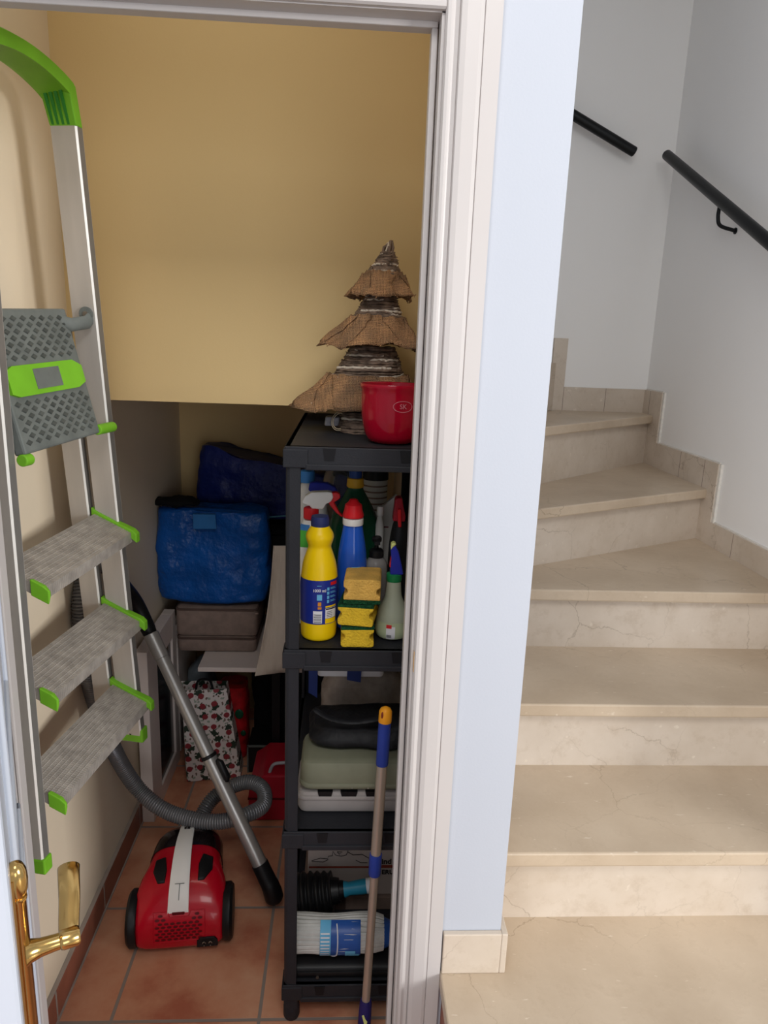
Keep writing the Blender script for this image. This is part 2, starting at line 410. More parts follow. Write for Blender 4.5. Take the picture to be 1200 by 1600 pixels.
def patch(mb, rad, a0, a1, z0, z1, off=0.0008, c=(0, 0, 0), n=14, k=6, sx=1.0, sy=1.0):
    """a thin label wrapped on a turned body; angles in degrees, 270 faces the door"""
    vs = []; fs = []
    for j in range(k + 1):
        z = z0 + (z1 - z0) * j / k
        for i in range(n + 1):
            a = math.radians(a0 + (a1 - a0) * i / n); r = rad(z) + off
            vs.append((c[0] + r * sx * math.cos(a), c[1] + r * sy * math.sin(a), c[2] + z))
    w = n + 1
    for j in range(k):
        for i in range(n): fs.append((j * w + i, j * w + i + 1, (j + 1) * w + i + 1, (j + 1) * w + i))
    return mb.add(vs, fs)
def prof_r(prof):
    def f(z):
        for (r0, z0), (r1, z1) in zip(prof, prof[1:]):
            if z0 <= z <= z1: return r0 + (r1 - r0) * (z - z0) / max(1e-6, z1 - z0)
        return prof[-1][0]
    return f
def smoothprof(pts, n=5):
    return [(max(1e-4, v.x), max(0.0, v.y)) for v in spline([Vector((r, z, 0)) for r, z in pts], n)]

# ================================================================== SETTING
H1 = 0.405; XL = -0.649; XR = 0.20; YD = 1.10; XP0, XP1 = 0.20, 0.311; XS = 1.235; YB = 2.92
YS = 1.73; ZS = 1.40; YN = 2.80
# floor
struct('floor', MB().box((-1.8, -1.5, -0.05), (0.2, 3.0, 0.0)), M['terra'])
# closet walls
struct('wall_left', MB().box((XL - 0.1, 1.16, 0), (XL, 3.0, 2.45)), M['cream_wall'])
struct('wall_upper_back', MB().box((XL, YS, ZS), (XR, YS + 0.08, 2.45)), M['yellow_wall'])
struct('ceiling_under_stairs', MB().box((XL, YS + 0.08, ZS), (XR, YN + 0.1, ZS + 0.06)), M['cream_wall'])
struct('wall_nook_back', MB().box((XL, YN, 0), (XR, YN + 0.08, ZS)), M['yellow_wall'])
struct('wall_middle', MB().box((XP0, YD, 0), (XP1, 1.9, 3.1)), [M['white_wall']])
struct('wall_closet_right', MB().box((XR - 0.006, YD + 0.06, 0), (XR - 0.0005, 3.0, 2.45)), M['cream_wall'])
struct('wall_stair_core', MB().box((XP0, 1.9, 0), (XP1, YB + 0.1, 3.1)), M['white_wall'])
struct('ceiling_closet', MB().box((XL - 0.1, YD + 0.06, 2.45), (XP0, 3.0, 2.5)), M['ceil'])
# front wall left of and above the doorway
struct('wall_front', MB().box((-1.8, YD, 0), (-0.60, YD + 0.06, 3.1)).box((-0.60, YD, 2.03), (XP0, YD + 0.06, 3.1)), M['white_wall'])
# stair walls
struct('wall_right', MB().box((XS, 0.95, 0), (XS + 0.1, YB + 0.1, 3.1)), M['grey_wall'])
struct('wall_back', MB().box((XP1, YB, 0), (XS, YB + 0.1, 3.1)), M['grey_wall'])
struct('ceiling', MB().box((-1.8, -1.5, 3.1), (XS + 0.1, 3.1, 3.15)), M['ceil'])
# terracotta skirting along the left wall
b = MB().box((XL, 1.165, 0), (XL + 0.012, 2.8, 0.077))
struct('baseboard_left', b, M['terra_s'], bevel=0.004)
g = MB()
for y in (1.352 + 0.008, 1.69, 2.03, 2.37): g.box((XL + 0.0115, y - 0.003, 0.001), (XL + 0.0128, y + 0.003, 0.078))
g.box((XL + 0.0005, 1.17, 0.077), (XL + 0.011, 2.8, 0.0795)); g.box((XL + 0.0118, 1.17, 0.0), (XL + 0.016, 2.8, 0.003))
struct('trim_1', g, M['grout'])

# door frame: casing, jamb and stop
ZH = 2.0
fr = thing('trim_2', None, None, (0.12, YD, 0), kind='structure')
prof = [(0.1215, 1.115), (0.1215, 1.093), (0.124, 1.0895), (0.1285, 1.0885), (0.132, 1.0915), (0.1345, 1.0925), (0.1395, 1.0895), (0.1405, 1.0925), (0.1425, 1.0885), (0.150, 1.0865), (0.168, 1.087), (0.1735, 1.0885), (0.1745, 1.0915), (0.1755, 1.0895), (0.1995, 1.0905), (0.1995, 1.115)]
ca = MB().prism(prof, 0.0, ZH + 0.078, 'z')
ca.build('casing', M['trim'], fr)
pl = [(-0.565 - (x - 0.1215) , y) for x, y in prof]
MB().prism(pl, 0.0, ZH + 0.078, 'z').build('casing', M['trim'], fr)
MB().prism([(y, ZH + (x - 0.1215)) for x, y in prof], -0.565, 0.1215, 'x').build('casing', M['trim'], fr)
MB().box((0.117, 1.1, 0), (0.1225, 1.152, ZH)).box((-0.575, 1.1, 0), (-0.5645, 1.152, ZH)).box((-0.575, 1.1, ZH - 0.0015), (0.127, 1.152, ZH + 0.012)).build('jamb', M['trim'], fr)
MB().box((0.1065, 1.128, 0), (0.1155, 1.152, ZH - 0.0095)).box((-0.5635, 1.128, 0), (-0.557, 1.152, ZH - 0.0095)).box((-0.5635, 1.128, ZH - 0.0095), (0.1155, 1.152, ZH)).build('door_stop', M['trim'], fr, bevel=0.002)
p0 = P(646, 1018, y=1.093); p1 = P(645, 1050, y=1.093)
MB().box((0.1208, 1.0925, p1.z), (0.1225, 1.0995, p0.z)).build('strike_plate', M['brass'], fr)

# open door leaf on the left
hx, hy = -0.5555, 1.108
dv = Vector((0.2984, -0.62, 0)).normalized(); nv = Vector((0.62, 0.2984, 0)).normalized()
ang = math.atan2(dv.y, dv.x)
T = Matrix.Translation((hx, hy, 0)) @ Matrix.Rotation(ang, 4, 'Z')   # local x = along leaf, local y = towards the visible face
dr = thing('door_1', None, None, (hx, hy, 0), kind='structure')
DW = 0.688
lf = MB().box((0.0, -0.036, 0.03), (DW, 0.0, ZH - 0.003), T)
lf.build('leaf', M['door'], dr, bevel=0.004)
fm = MB()
for z0, z1 in ((0.18, 0.83), (1.03, 1.86)):
    for (xa, xb, za, zb) in ((0.11, DW - 0.11, z0, z0 + 0.02), (0.11, DW - 0.11, z1 - 0.02, z1), (0.11, 0.13, z0, z1), (DW - 0.13, DW - 0.11, z0, z1)):
        fm.box((xa, -0.001, za), (xb, 0.006, zb), T)
fm.build('panel_moulding', M['door'], dr, bevel=0.003)
ha = MB(); x0 = DW - 0.045; zk = 0.040
ha.tube([(x0, 0.004, z + zk) for z in (0.70, 1.040, 1.042, 1.045)], [0.0062, 0.0062, 0.0074, 0.0074], 16, T)
ha.tube([(x0, 0.004, z + zk) for z in (1.045, 1.050, 1.060, 1.070, 1.076, 1.079)], [0.0062, 0.0082, 0.0092, 0.0085, 0.006, 0.0015], 16, T)
ha.box((x0 - 0.009, 0.0, 0.73), (x0 + 0.009, 0.002, 1.066 + zk), T)
hd = ha.build('door_handle', M['brass'], dr, smooth=True)
le = MB(); zl = 0.985 + zk
le.tube([(x0, y, zl) for y in (0.006, 0.010, 0.018, 0.030, 0.039)], [0.0125, 0.0098, 0.0078, 0.007, 0.007], 18, T)
le.tube([(x0, y, zl) for y in (0.033, 0.034, 0.036, 0.048, 0.050)], [0.007, 0.0082, 0.0086, 0.0086, 0.007], 18, T)
bl_ = spline([(x0 + 0.002, 0.041, zl), (x0 - 0.012, 0.042, zl + 0.004), (x0 - 0.032, 0.045, zl + 0.014), (x0 - 0.056, 0.047, zl + 0.022), (x0 - 0.068, 0.048, zl + 0.022)], 5)
le.tube(bl_, [0.0048 + 0.0012 * i / 20 for i in range(20)] + [0.0035], 16, T, flat=1.75)
l2 = le.build('lever', M['brass'], hd, smooth=True)
MB().box((DW - 0.0005, -0.029, 0.83), (DW + 0.0015, -0.009, 1.0), T).build('latch_plate', M['steel'], dr, bevel=0.001)
MB().box((DW + 0.001, -0.025, 0.93), (DW + 0.009, -0.012, 0.965), T).build('latch_bolt', M['steel'], dr, bevel=0.002)

# ------------------------------------------------------------------ stairs
st = thing('trim_3', None, None, (0.7, 1.3, H1), kind='structure')
st.name = 'staircase'; WM['staircase'] = WM['trim_3']
st['label'] = 'cream marble staircase turning left at the top, right of the doorway'; st['category'] = 'stairs'
RZ = [H1, H1 + 0.175, H1 + 0.35, H1 + 0.525, H1 + 0.705, H1 + 0.902]
RY = [None, 1.222, 1.50, 1.797]
xa, xb = XP1, XS - 0.0005
NO = 0.026; TH = 0.032
def slab(poly, z, name):
    MB().prism(poly, z - TH, z, 'z').build(name, M['marble'], st, bevel=0.004)
# landing (first marble level) with its raw edge towards the closet doorway
MB().prism([(0.199, -0.6), (xb, -0.6), (xb, 1.24), (XP1, 1.24), (XP1, YD - 0.001), (0.2, YD - 0.001)], H1 - TH, H1, 'z').build('tread', M['marble'], st, bevel=0.003)
MB().box((0.207, -0.58, 0.0), (xb, YD - 0.003, H1 - TH)).build('riser', M['terra_s'], st)
for k in (1, 2, 3):
    y = RY[k]; yn = RY[k + 1] if k < 3 else None
    z = RZ[k]
    MB().box((xa, y, RZ[k - 1]), (xb, y + 0.02, z - TH)).build('riser', M['marble_r'], st)
    if k < 3: slab([(xa, y - NO), (xb, y - NO), (xb, yn + 0.02), (xa, yn + 0.02)], z, 'tread')
    else: slab([(xa, y - NO), (xb, y - NO), (xb, 2.36), (xa, 1.87)], z, 'tread')
r5 = [(XP1, 1.845), (xb, 2.338)]
r6 = [(XP1, 2.01), (xb, 2.85)]
r7 = [(XP1, 2.20), (0.862, YB - 0.0005)]
def riser(line, z0, z1):
    (x0, y0), (x1, y1) = line; d = Vector((x1 - x0, y1 - y0)).normalized(); n = Vector((-d.y, d.x)) * 0.02
    MB().prism([(x0, y0), (x1, y1), (x1, min(YB - .001, y1 + 0.022)), (x0 + n.x, y0 + n.y)], z0, z1, 'z').build('riser', M['marble_r'], st)
def off(line, k):
    (x0, y0), (x1, y1) = line; s = (y1 - y0) / (x1 - x0); h = math.sqrt(1 + s * s) * k
    return [(x0, y0 - h), (x1, y1 - h)]
riser(r5, RZ[3], RZ[4] - TH); o5 = off(r5, NO)
slab([o5[0], o5[1], (xb, 2.87), (XP1, 2.03)], RZ[4], 'tread')
riser(r6, RZ[4], RZ[5] - TH); o6 = off(r6, NO)
slab([o6[0], o6[1], (xb, YB - .001), (0.862, YB - .001), (XP1, 2.22)], RZ[5], 'tread')
MB().prism([(XP1, 2.2), (0.85, YB - .002), (XP1, YB - .002)], RZ[5], RZ[5] + 0.19, 'z').build('riser', M['marble_r'], st)
# marble skirting: right wall (stepped), back wall, foot of the middle wall
sk = 0.012
pr = [(0.95, H1 + 0.09), (0.95, H1 - 0.02), (1.222, H1 - 0.02), (1.222, RZ[1] - .03), (1.50, RZ[1] - .03), (1.5, RZ[2] - .03), (1.797, RZ[2] - .03), (1.797, RZ[3] - .03), (2.338, RZ[3] - .03), (2.338, RZ[4] - .03), (2.85, RZ[4] - .03), (2.85, RZ[5] - .03), (YB - .001, RZ[5] - .03),
      (YB - .001, 1.402), (2.74, 1.402), (2.74, 1.205), (2.25, 1.205), (2.25, 1.008), (1.70, 1.008), (1.70, 0.832), (1.41, 0.832), (1.41, 0.655), (1.13, 0.655), (1.13, H1 + 0.09)]
struct('baseboard_right', MB().prism(pr, XS - sk, XS, 'x'), M['marble_r'])
jl = MB()
for y, za_, zb_2 in ((2.52, RZ[4], 1.204), (2.10, RZ[3], 1.007), (2.34, RZ[3], 1.204), (2.85, RZ[4], 1.40)): jl.box((XS - sk - 0.0006, y - 0.0008, za_), (XS - sk + 0.001, y + 0.0008, zb_2))
for x in (1.06, 0.884): jl.box((x - 0.0008, YB - sk - 0.0006, RZ[5]), (x + 0.0008, YB - sk + 0.001, 1.402))
struct('trim_5', jl, M['cush'])
cq = MB()
for y0, z0, z1 in ((2.745, 1.205, 1.402), (2.255, 1.008, 1.205)): cq.box((XS - 0.009, y0 - 0.018, z0), (XS - 0.0005, y0 - 0.0052, z1))
for y0, y1, z in ((2.745, YB - .01, 1.402), (2.255, 2.735, 1.205), (1.72, 2.245, 1.008)): cq.box((XS - 0.006, y0, z), (XS - .0005, y1, z + 0.004))
struct('trim_4', cq, M['caulk'])
pb = [(0.828, RZ[5] - .03), (XS - sk, RZ[5] - .03), (XS - sk, 1.402), (0.884, 1.402), (0.884, 1.595), (0.828, 1.595)]
struct('baseboard_back', MB().prism(pb, YB - sk, YB, 'y'), M['marble_r'])
struct('baseboard_middle', MB().box((XP0 + 0.002, YD - sk, H1), (XP1 + 0.0004, YD - 0.0003, H1 + 0.088)).prism([(YD - sk, H1), (1.222, H1), (1.222, RZ[1] - .03), (1.32, RZ[1] - .03), (1.32, 0.66), (1.150, 0.66), (1.150, H1 + 0.088), (YD - sk, H1 + 0.088)], XP1 + 0.0003, XP1 + sk, 'x'), M['marble_r'], bevel=0.002)

# ------------------------------------------------------------------ handrails
def handrail(label, a, b, wall, ends, brk):
    t = thing('handrail', label, 'handrail', a)
    a = Vector(a); b = Vector(b)
    m = MB(); d = (b - a).normalized()
    m.tube([a, a + d * 0.003, b - d * .003, b], [0.015, 0.0182, 0.0182, 0.015], 20)
    m.build('rail', M['rail'], t, smooth=True)
    nrm = Vector((-1, 0, 0)) if wall == 'x' else Vector((0, -1, 0))
    mm = MB(); side = d.cross(nrm).normalized()
    mm.box((-0.001, -0.006, -0.0225), (0, 0.006, -0.02))
    for f in brk:
        c = a + (b - a) * f; w = c.copy()
        if wall == 'x': w.x = XS - 0.001
        else: w.y = YB - 0.001
        k = MB(); low = c + Vector((0, 0, -0.075)) - nrm * 0.012
        k.tube(spline([c + Vector((0, 0, -0.018)), c + Vector((0, 0, -0.05)), low, w + Vector((0, 0, -0.088))], 5), 0.006, 10)
        k.cyl(w + Vector((0, 0, -0.088)) + nrm * 0.003, w + Vector((0, 0, -0.088)), 0.010)
        k.build('bracket', M['rail'], t, smooth=True)
    return t
a = P(1042, 242, x=1.17); b = P(1200, 377, x=1.17); b2 = a + (b - a) * 1.9
handrail('black round handrail rising along the right-hand stair wall, on a curved bracket', a, b2, 'x', 0, (0.315, 0.9))
a = P(992, 238, y=2.86); b = P(903, 184, y=2.86); b2 = a + (b - a) * 2.4
handrail('short visible black handrail on the back stair wall, running behind the pillar', a, b2, 'y', 0, (0.75,))

# ================================================================== LADDER
th = math.atan(0.22); LO = Vector((-0.560, 1.22, 0))
uv = Vector((math.sin(th), math.cos(th), 0)); wv = Vector((math.cos(th), -math.sin(th), 0))
LT = Matrix(((uv.x, wv.x, 0, LO.x), (uv.y, wv.y, 0, LO.y), (0, 0, 1, 0), (0, 0, 0, 1)))   # local (u, w, z)
lad = thing('step_ladder', 'folded aluminium step ladder with lime green fittings, hanging against the left wall', 'ladder', (LO.x, LO.y, 0.53))
def uf(z): return 0.262 + (1.93 - z) * (0.128 / 1.38)     # outer edge of the far rail
def rail(u0, u1, z0, z1, w0, w1, name, mt, edge=True):
    """hollow-looking rail between z0 and z1; u(z) callables give its near and far faces"""
    m = MB(); e = 0.0032
    def ring(z):
        a, b = u0(z), u1(z); return [(a, w0, z), (b, w0, z), (b, w1, z), (b - e * 0.2, w1, z), (a + e, w1, z), (a, w1 - e, z)]
    m.ringloft([ring(z0), ring(z1)], T=LT)
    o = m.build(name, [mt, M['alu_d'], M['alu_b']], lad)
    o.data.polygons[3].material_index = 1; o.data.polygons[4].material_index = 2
    return o
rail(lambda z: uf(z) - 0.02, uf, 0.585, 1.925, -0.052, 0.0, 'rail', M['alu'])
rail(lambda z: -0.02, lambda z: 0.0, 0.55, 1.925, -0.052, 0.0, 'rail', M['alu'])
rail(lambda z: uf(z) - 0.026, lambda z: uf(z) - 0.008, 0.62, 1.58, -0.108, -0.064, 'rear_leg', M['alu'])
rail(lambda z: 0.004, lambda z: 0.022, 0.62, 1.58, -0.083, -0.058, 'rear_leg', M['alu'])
# ribbed steps with green end caps
for (n0, z0), (n1, z1) in (((0.0, 1.112), (0.318, 1.136)), ((-0.004, 0.902), (0.335, 0.922)), ((-0.006, 0.684), (0.350, 0.711))):
    s = MB(); wf, wb = 0.032, -0.052; dz = 0.036
    def q(u, w, up): 
        f = u / 0.33; zz = z0 + (z1 - z0) * f + dz * (wf - w) / (wf - wb); return (u, w, zz + up)
    ua, ub = 0.002, n1 - 0.002
    s.add([q(ua, wb, 0), q(ub, wb, 0), q(ub, wf, 0), q(ua, wf, 0), q(ua, wb, -0.022), q(ub, wb, -0.022), q(ub, wf, -0.022), q(ua, wf, -0.022)],
          [(0, 3, 2, 1), (4, 5, 6, 7), (0, 1, 5, 4), (1, 2, 6, 5), (2, 3, 7, 6), (3, 0, 4, 7)], LT)
    for k in range(9):      # raised long ribs
        w = wb + 0.008 + k * (wf - wb - 0.016) / 8
        s.add([q(ua, w - .0012, 0.0), q(ub, w - .0012, 0.0), q(ub, w + .0012, 0.0), q(ua, w + .0012, 0.0), q(ua, w, 0.0010), q(ub, w, 0.0010)], [(0, 1, 5, 4), (3, 4, 5, 2), (0, 4, 3), (1, 2, 5)], LT)
    so = s.build('step', M['tread'], lad)
    e = MB(); u = n1
    e.ringloft([[q(u - 0.010, w, 0.008 * h), q(u + 0.006, w, 0.008 * h), q(u + 0.006, w, -0.018 * h2), q(u - 0.010, w, -0.018 * h2)] for w, h, h2 in ((-0.06, 1.3, .4), (-0.045, .9, .5), (0.0, .7, .5), (0.034, .9, .8), (0.044, 0.3, 1.0))], T=LT)
    e.build('end_cap', M['green'], so, bevel=0.002)
    e = MB()
    e.ringloft([[q(-0.001, w, 0.007 * h), q(0.010 * h2, w, 0.004 * h), q(0.011 * h2, w, -0.018 * h), q(-0.001, w, -0.024)] for w, h, h2 in ((0.008, 1.0, 1.0), (0.032, 1.0, 1.0), (0.044, .4, .5))], T=LT)
    e.build('end_cap', M['green'], so, bevel=0.002)
# feet
for (u0, u1, z0, z1) in ((-0.022, 0.003, 0.532, 0.565), (0.388 - 0.023, 0.388 + 0.003, 0.585, 0.62)):
    f = MB().box((u0, -0.056, z0), (u1, 0.004, z1), LT); fo = f.build('foot', M['green'], lad, bevel=0.003)
    MB().cyl((u0 - 0.0003, -0.028, z1 - 0.013), (u0 + 0.001, -0.028, z1 - 0.013), 0.003, T=LT).build('rivet', M['black'], fo)
# platform, hanging folded
pf = MB(); W0, W1, Z0, Z1 = 0.018, -0.042, 1.35, 1.588
def pq(u, v, d): # v 0 bottom..1 top, d out of the face
    w = W0 + (W1 - W0) * v; return (u, w + d * 0.97, Z0 + (Z1 - Z0) * v + d * 0.25 + u * 0.045)
def pbox(m, u0, u1, v0, v1, d0, d1, k=0.0):
    m.add([pq(u0, v0, d0), pq(u1, v0, d0), pq(u1, v1, d0), pq(u0, v1, d0), pq(u0 + k, v0 + k, d1), pq(u1 - k, v0 + k, d1), pq(u1 - k, v1 - k, d1), pq(u0 + k, v1 - k, d1)],
          [(0, 3, 2, 1), (4, 5, 6, 7), (0, 1, 5, 4), (1, 2, 6, 5), (2, 3, 7, 6), (3, 0, 4, 7)], LT)
U0, U1 = 0.004, 0.236
pbox(pf, U0, U1, 0, 1, -0.022, 0.0)
plo = pf.build('platform', M['gplast'], lad, bevel=0.004)
for v0, v1 in ((0.05, 0.36), (0.63, 0.95)):
    gr = MB()
    # raised lozenge studs in staggered rows
    rows = 7 
    for r in range(rows):
        vc = v0 + (v1 - v0) * (r + 0.5) / rows
        for c in range(8):
            uc = U0 + 0.018 + (c + 0.5 * (r % 2)) * 0.0265
            if uc > U1 - 0.012: continue
            hu, hv = 0.0098, 0.042
            pts = [(uc - hu, vc), (uc, vc - hv * .55), (uc + hu, vc), (uc, vc + hv * .55)]
            gr.add([pq(u, v, 0.0) for u, v in pts] + [pq(uc + (u - uc) * .7, vc + (v - vc) * .7, 0.0022) for u, v in pts], [(4, 5, 6, 7), (0, 1, 5, 4), (1, 2, 6, 5), (2, 3, 7, 6), (3, 0, 4, 7)], LT)
    gr.build('grip_studs', M['grip'], plo)
lt = MB()
oct_ = [(0.010, 0.41), (0.028, 0.385), (0.200, 0.385), (0.226, 0.42), (0.226, 0.55), (0.200, 0.60), (0.028, 0.60), (0.010, 0.57)]
lt.add([pq(u, v, 0.0) for u, v in oct_] + [pq(u, v, 0.006) for u, v in oct_], [tuple(range(8, 16))] + [(i, (i + 1) % 8, 8 + (i + 1) % 8, 8 + i) for i in range(8)], LT)
lo_ = lt.build('latch', M['green'], plo)
wn = MB(); pbox(wn, 0.078, 0.152, 0.42, 0.565, 0.0055, 0.0068); wn.build('finger_slot', M['gplast'], lo_)
# hinge arms and green buffers
ar = MB()
ar.tube([LT @ Vector(p) for p in ((0.205, -0.045, 1.578), (0.235, -0.03, 1.568), (0.262, -0.014, 1.574), (0.281, -0.012, 1.588))], [0.010, 0.013, 0.013, 0.011], 12, flat=0.5)
ar.cyl((0.268, -0.02, 1.590), (0.288, -0.02, 1.590), 0.014, T=LT)
ar.build('hinge_arm', M['gplast'], lad, smooth=True)
MB().cyl((0.2665, -0.02, 1.590), (0.27, -0.02, 1.590), 0.0055, T=LT).build('pivot_bolt', M['steel'], lad)
for a, b_, z in ((0.232, 0.292, 1.366), (0.0, 0.022, 1.340)):
    MB().cyl((a, 0.012, z), (b_, 0.012, z), 0.0105, T=LT).build('buffer', M['green'], lad, bevel=0.002)
# carrying handle: two ribbed sockets and the bow
def sock(u0, u1, u0t, u1t, z0, z1, far):
    m = MB(); m.ringloft([[(u0, -0.053, z0), (u1, -0.053, z0), (u1, 0.001, z0), (u0, 0.001, z0)], [(u0t, -0.060, z1), (u1t, -0.060, z1), (u1t, 0.0, z1), (u0t, 0.0, z1)]], T=LT)
    o = m.build('socket', M['green'], han, bevel=0.002)
    r = MB()
    for k in range(4):
        w0 = -0.048 + k * 0.0105; 
        r.ringloft([[(u0 - 0.0006, w0, z0 + .002), (u0 + .002, w0, z0 + .002), (u0 + .002, w0 + 0.005, z0 + .002), (u0 - 0.0006, w0 + 0.005, z0 + .002)], [(u0t - 0.0006, w0 - .003, z1 - .012), (u0t + .002, w0 - .003, z1 - .012), (u0t + .002, w0 + 0.003, z1 - .012), (u0t - 0.0006, w0 + 0.003, z1 - .012)]], T=LT)
    r.build('groove', M['green_d'], o)
bow = MB(); rings = []
for i in range(25):
    f = i / 24; u = -0.018 + f * (0.268 - 0.006); ht = 1.997 + 0.022 * math.sin(PI * f) ** 0.8
    tk = 0.028 + 0.004 * abs(2 * f - 1) ** 2
    rings.append([(u, -0.066, ht - tk * .9), (u, -0.066, ht - 0.012), (u, -0.055, ht - .002), (u, -0.012, ht), (u, 0.0, ht - 0.006), (u, 0.0, ht - tk), (u, -0.012, ht - tk + .003), (u, -0.05, ht - tk - .004 * math.sin(PI * f))])
bow.ringloft(rings, T=LT)
han = bow.build('handle', M['green'], lad, smooth=True, ang=35)
sock(uf(1.93) - 0.020, uf(1.93) + 0.001, 0.224, 0.249, 1.922, 1.99, True)
sock(-0.021, 0.001, -0.02, 0.004, 1.922, 1.99, False)
MB().tube([LT @ Vector((0.12, -0.055, 2.012)), LT @ Vector((0.12, -0.085, 2.012)), LT @ Vector((0.12, -0.102, 2.012))], 0.006, 10).build('hook', M['steel'], han)

# ================================================================== SHELVING UNIT
SX0, SX1 = -0.117, 0.19; SY0, SY1 = 1.346, 1.98
SZ = [1.359, 0.942, 0.514, 0.104]; SH = 0.041
su = thing('shelving_unit', 'black plastic four-tier shelving unit standing just inside the closet doorway', 'shelf unit', ((SX0 + SX1) / 2, (SY0 + SY1) / 2, 0))
for i, z in enumerate(SZ):
    m = MB(); m.box((SX0, SY0, z - 0.006), (SX1, SY1, z))
    m.box((SX0, SY0 - .001, z - SH), (SX1, SY0 + 0.012, z)); m.box((SX0, SY1 - 0.012, z - SH), (SX1, SY1, z))
    m.box((SX0, SY0, z - SH), (SX0 + 0.012, SY1, z)); m.box((SX1 - 0.012, SY0, z - SH), (SX1, SY1, z))
    m.box((SX0 + 0.04, SY0 - 0.004, z - SH - 0.004), (SX1 - 0.04, SY0 + 0.004, z - SH + 0.008))
    m.box((SX0 - 0.003, SY0 - 0.003, z - SH + 0.0), (SX0 + 0.045, SY0 + 0.05, z - SH + 0.036)); m.box((SX1 - 0.045, SY0 - 0.003, z - SH), (SX1 + 0.001, SY0 + 0.05, z - SH + 0.036))
    so = m.build('shelf', M['shelf'], su, bevel=0.002)
    for xc in (SX0 + 0.085, SX1 - 0.075):
        n = MB(); n.prism([(xc - 0.0125, z - 0.002), (xc + 0.0125, z - 0.002), (xc + 0.009, z - 0.026), (xc - 0.009, z - 0.026)], SY0 - 0.0028, SY0 - 0.0005, 'y')
        n.build('notch', M['shelf_d'], so)
def post(cx, cy, dx, dy):
    m = MB()
    for (z0, z1) in ((SZ[1], SZ[0] - SH + .004), (SZ[2], SZ[1] - SH + .004), (SZ[3], SZ[2] - SH + .004)):
        # L-shaped channel with a rounded outer corner
        a, t = 0.040, 0.008
        poly = [(0, 0.008), (0.003, 0.003), (0.008, 0), (a * .72, 0), (a * .72, t), (t, t), (t, a), (0, a)]
        m.prism([(cx + dx * u, cy + dy * v) for u, v in poly], z0, z1, 'z')
    m.box((min(cx, cx + dx * 0.032), min(cy, cy + dy * 0.032), 0.035), (max(cx, cx + dx * .032), max(cy, cy + dy * .032), SZ[3] - SH + .004))
    m.build('post', M['shelf'], su, bevel=0.0015)
    MB().lathe([(0.017, 0), (0.019, 0.006), (0.019, 0.03), (0.016, 0.045)], 18, (cx + dx * 0.017, cy + dy * 0.017, 0)).build('foot', M['shelf'], su, smooth=True)
post(SX0 + 0.002, SY0 + 0.001, 1, 1); post(SX1 - 0.002, SY0 + 0.001, -1, 1); post(SX0 + 0.002, SY1 - 0.001, 1, -1); post(SX1 - 0.002, SY1 - 0.001, -1, -1)
for i in range(1): pass

# ------------------------------------------------------------------ helpers for bottles
def bottle(name, label, cat, loc, prof, m, group=None, rotz=0, sx=1.0, sy=1.0, seg=30, pn='body'):
    t = thing(name, label, cat, loc, rotz, group)
    o = MB().lathe(prof, seg, sx=sx, sy=sy).build(pn, m, t, smooth=True, local=True, ang=50)
    return t, o
def L(t, mb, name, m, parent=None, **kw):
    return mb.build(name, m, parent or t, local=True, **kw)

# ---- top of the unit: wicker tree and red pot
zt = SZ[0] + 0.0012
tc = Vector((P(563, 670, y=1.60).x, 1.60, zt))
tr = thing('decorative_tree', 'wicker twig Christmas tree with burlap skirts on top of the shelving unit', 'Christmas tree', tc)
def zrow(py): return P(590, py, y=tc.y).z - zt + 0.004
ztop = zrow(377)
PXM = (P(600, 520, y=tc.y) - P(500, 520, y=tc.y)).x / 100.0       # metres per picture unit at the tree
def coil(m, z0, z1, r0, r1, n, tr_, seed, skip=0.0):
    rnd = random.Random(seed)
    for k in range(n):
        f = k / max(1, n - 1); z = z0 + (z1 - z0) * f; r = r0 + (r1 - r0) * f; pts = []
        ph = rnd.random() * 6.28; tilt = rnd.uniform(-0.09, 0.09); arc = 2 * PI if not skip else rnd.uniform(1.2, 3.4)
        for i in range(29):
            a = arc * i / 28 + ph; rr = r * (1 + 0.03 * math.sin(3 * a + ph)) + rnd.uniform(-.0018, .0018) + (0.0012 if skip else 0)
            pts.append((rr * math.cos(a), rr * math.sin(a), z + tilt * r * math.sin(a) + rnd.uniform(-.0012, .0012)))
        m.tube(pts, tr_ * rnd.uniform(.6, 1.25), 6, cap=False)
bands = [(0.004, zrow(648), 38, 33, 14), (zrow(604), zrow(546), 62, 33, 26), (zrow(524), zrow(464), 48, 22, 26), (zrow(438), zrow(398), 28, 9, 18)]
rnd = random.Random(3)
for bi, (z0, z1, r0, r1, n_) in enumerate(bands):
    tw = MB(); coil(tw, z0, z1, r0 * PXM, r1 * PXM, n_, 0.0027, bi + 1)
    tw.lathe([(r0 * PXM * .96, z0), (r1 * PXM * .96, z1)], 30)
    for k in range(34 if bi else 10):   # loose twig ends
        f = rnd.random(); z = z0 + (z1 - z0) * f; rr_ = (r0 + (r1 - r0) * f) * PXM; a = rnd.random() * 6.28
        p = Vector((rr_ * math.cos(a), rr_ * math.sin(a), z)); q = p + Vector((math.cos(a + 1.2), math.sin(a + 1.2), rnd.uniform(-.4, .5))) * 0.011
        tw.tube([p, q], [0.0014, 0.0006], 5)
    L(tr, tw, 'twig_coil', M['twig'])
    ww = MB(); coil(ww, z0 + .004, z1 - .003, r0 * PXM, r1 * PXM, (4, 11, 10, 5)[bi], 0.0026, bi + 20, 1)
    L(tr, ww, 'frosted_coil', M['twig_w'])
tp_ = MB(); z0 = zrow(403)
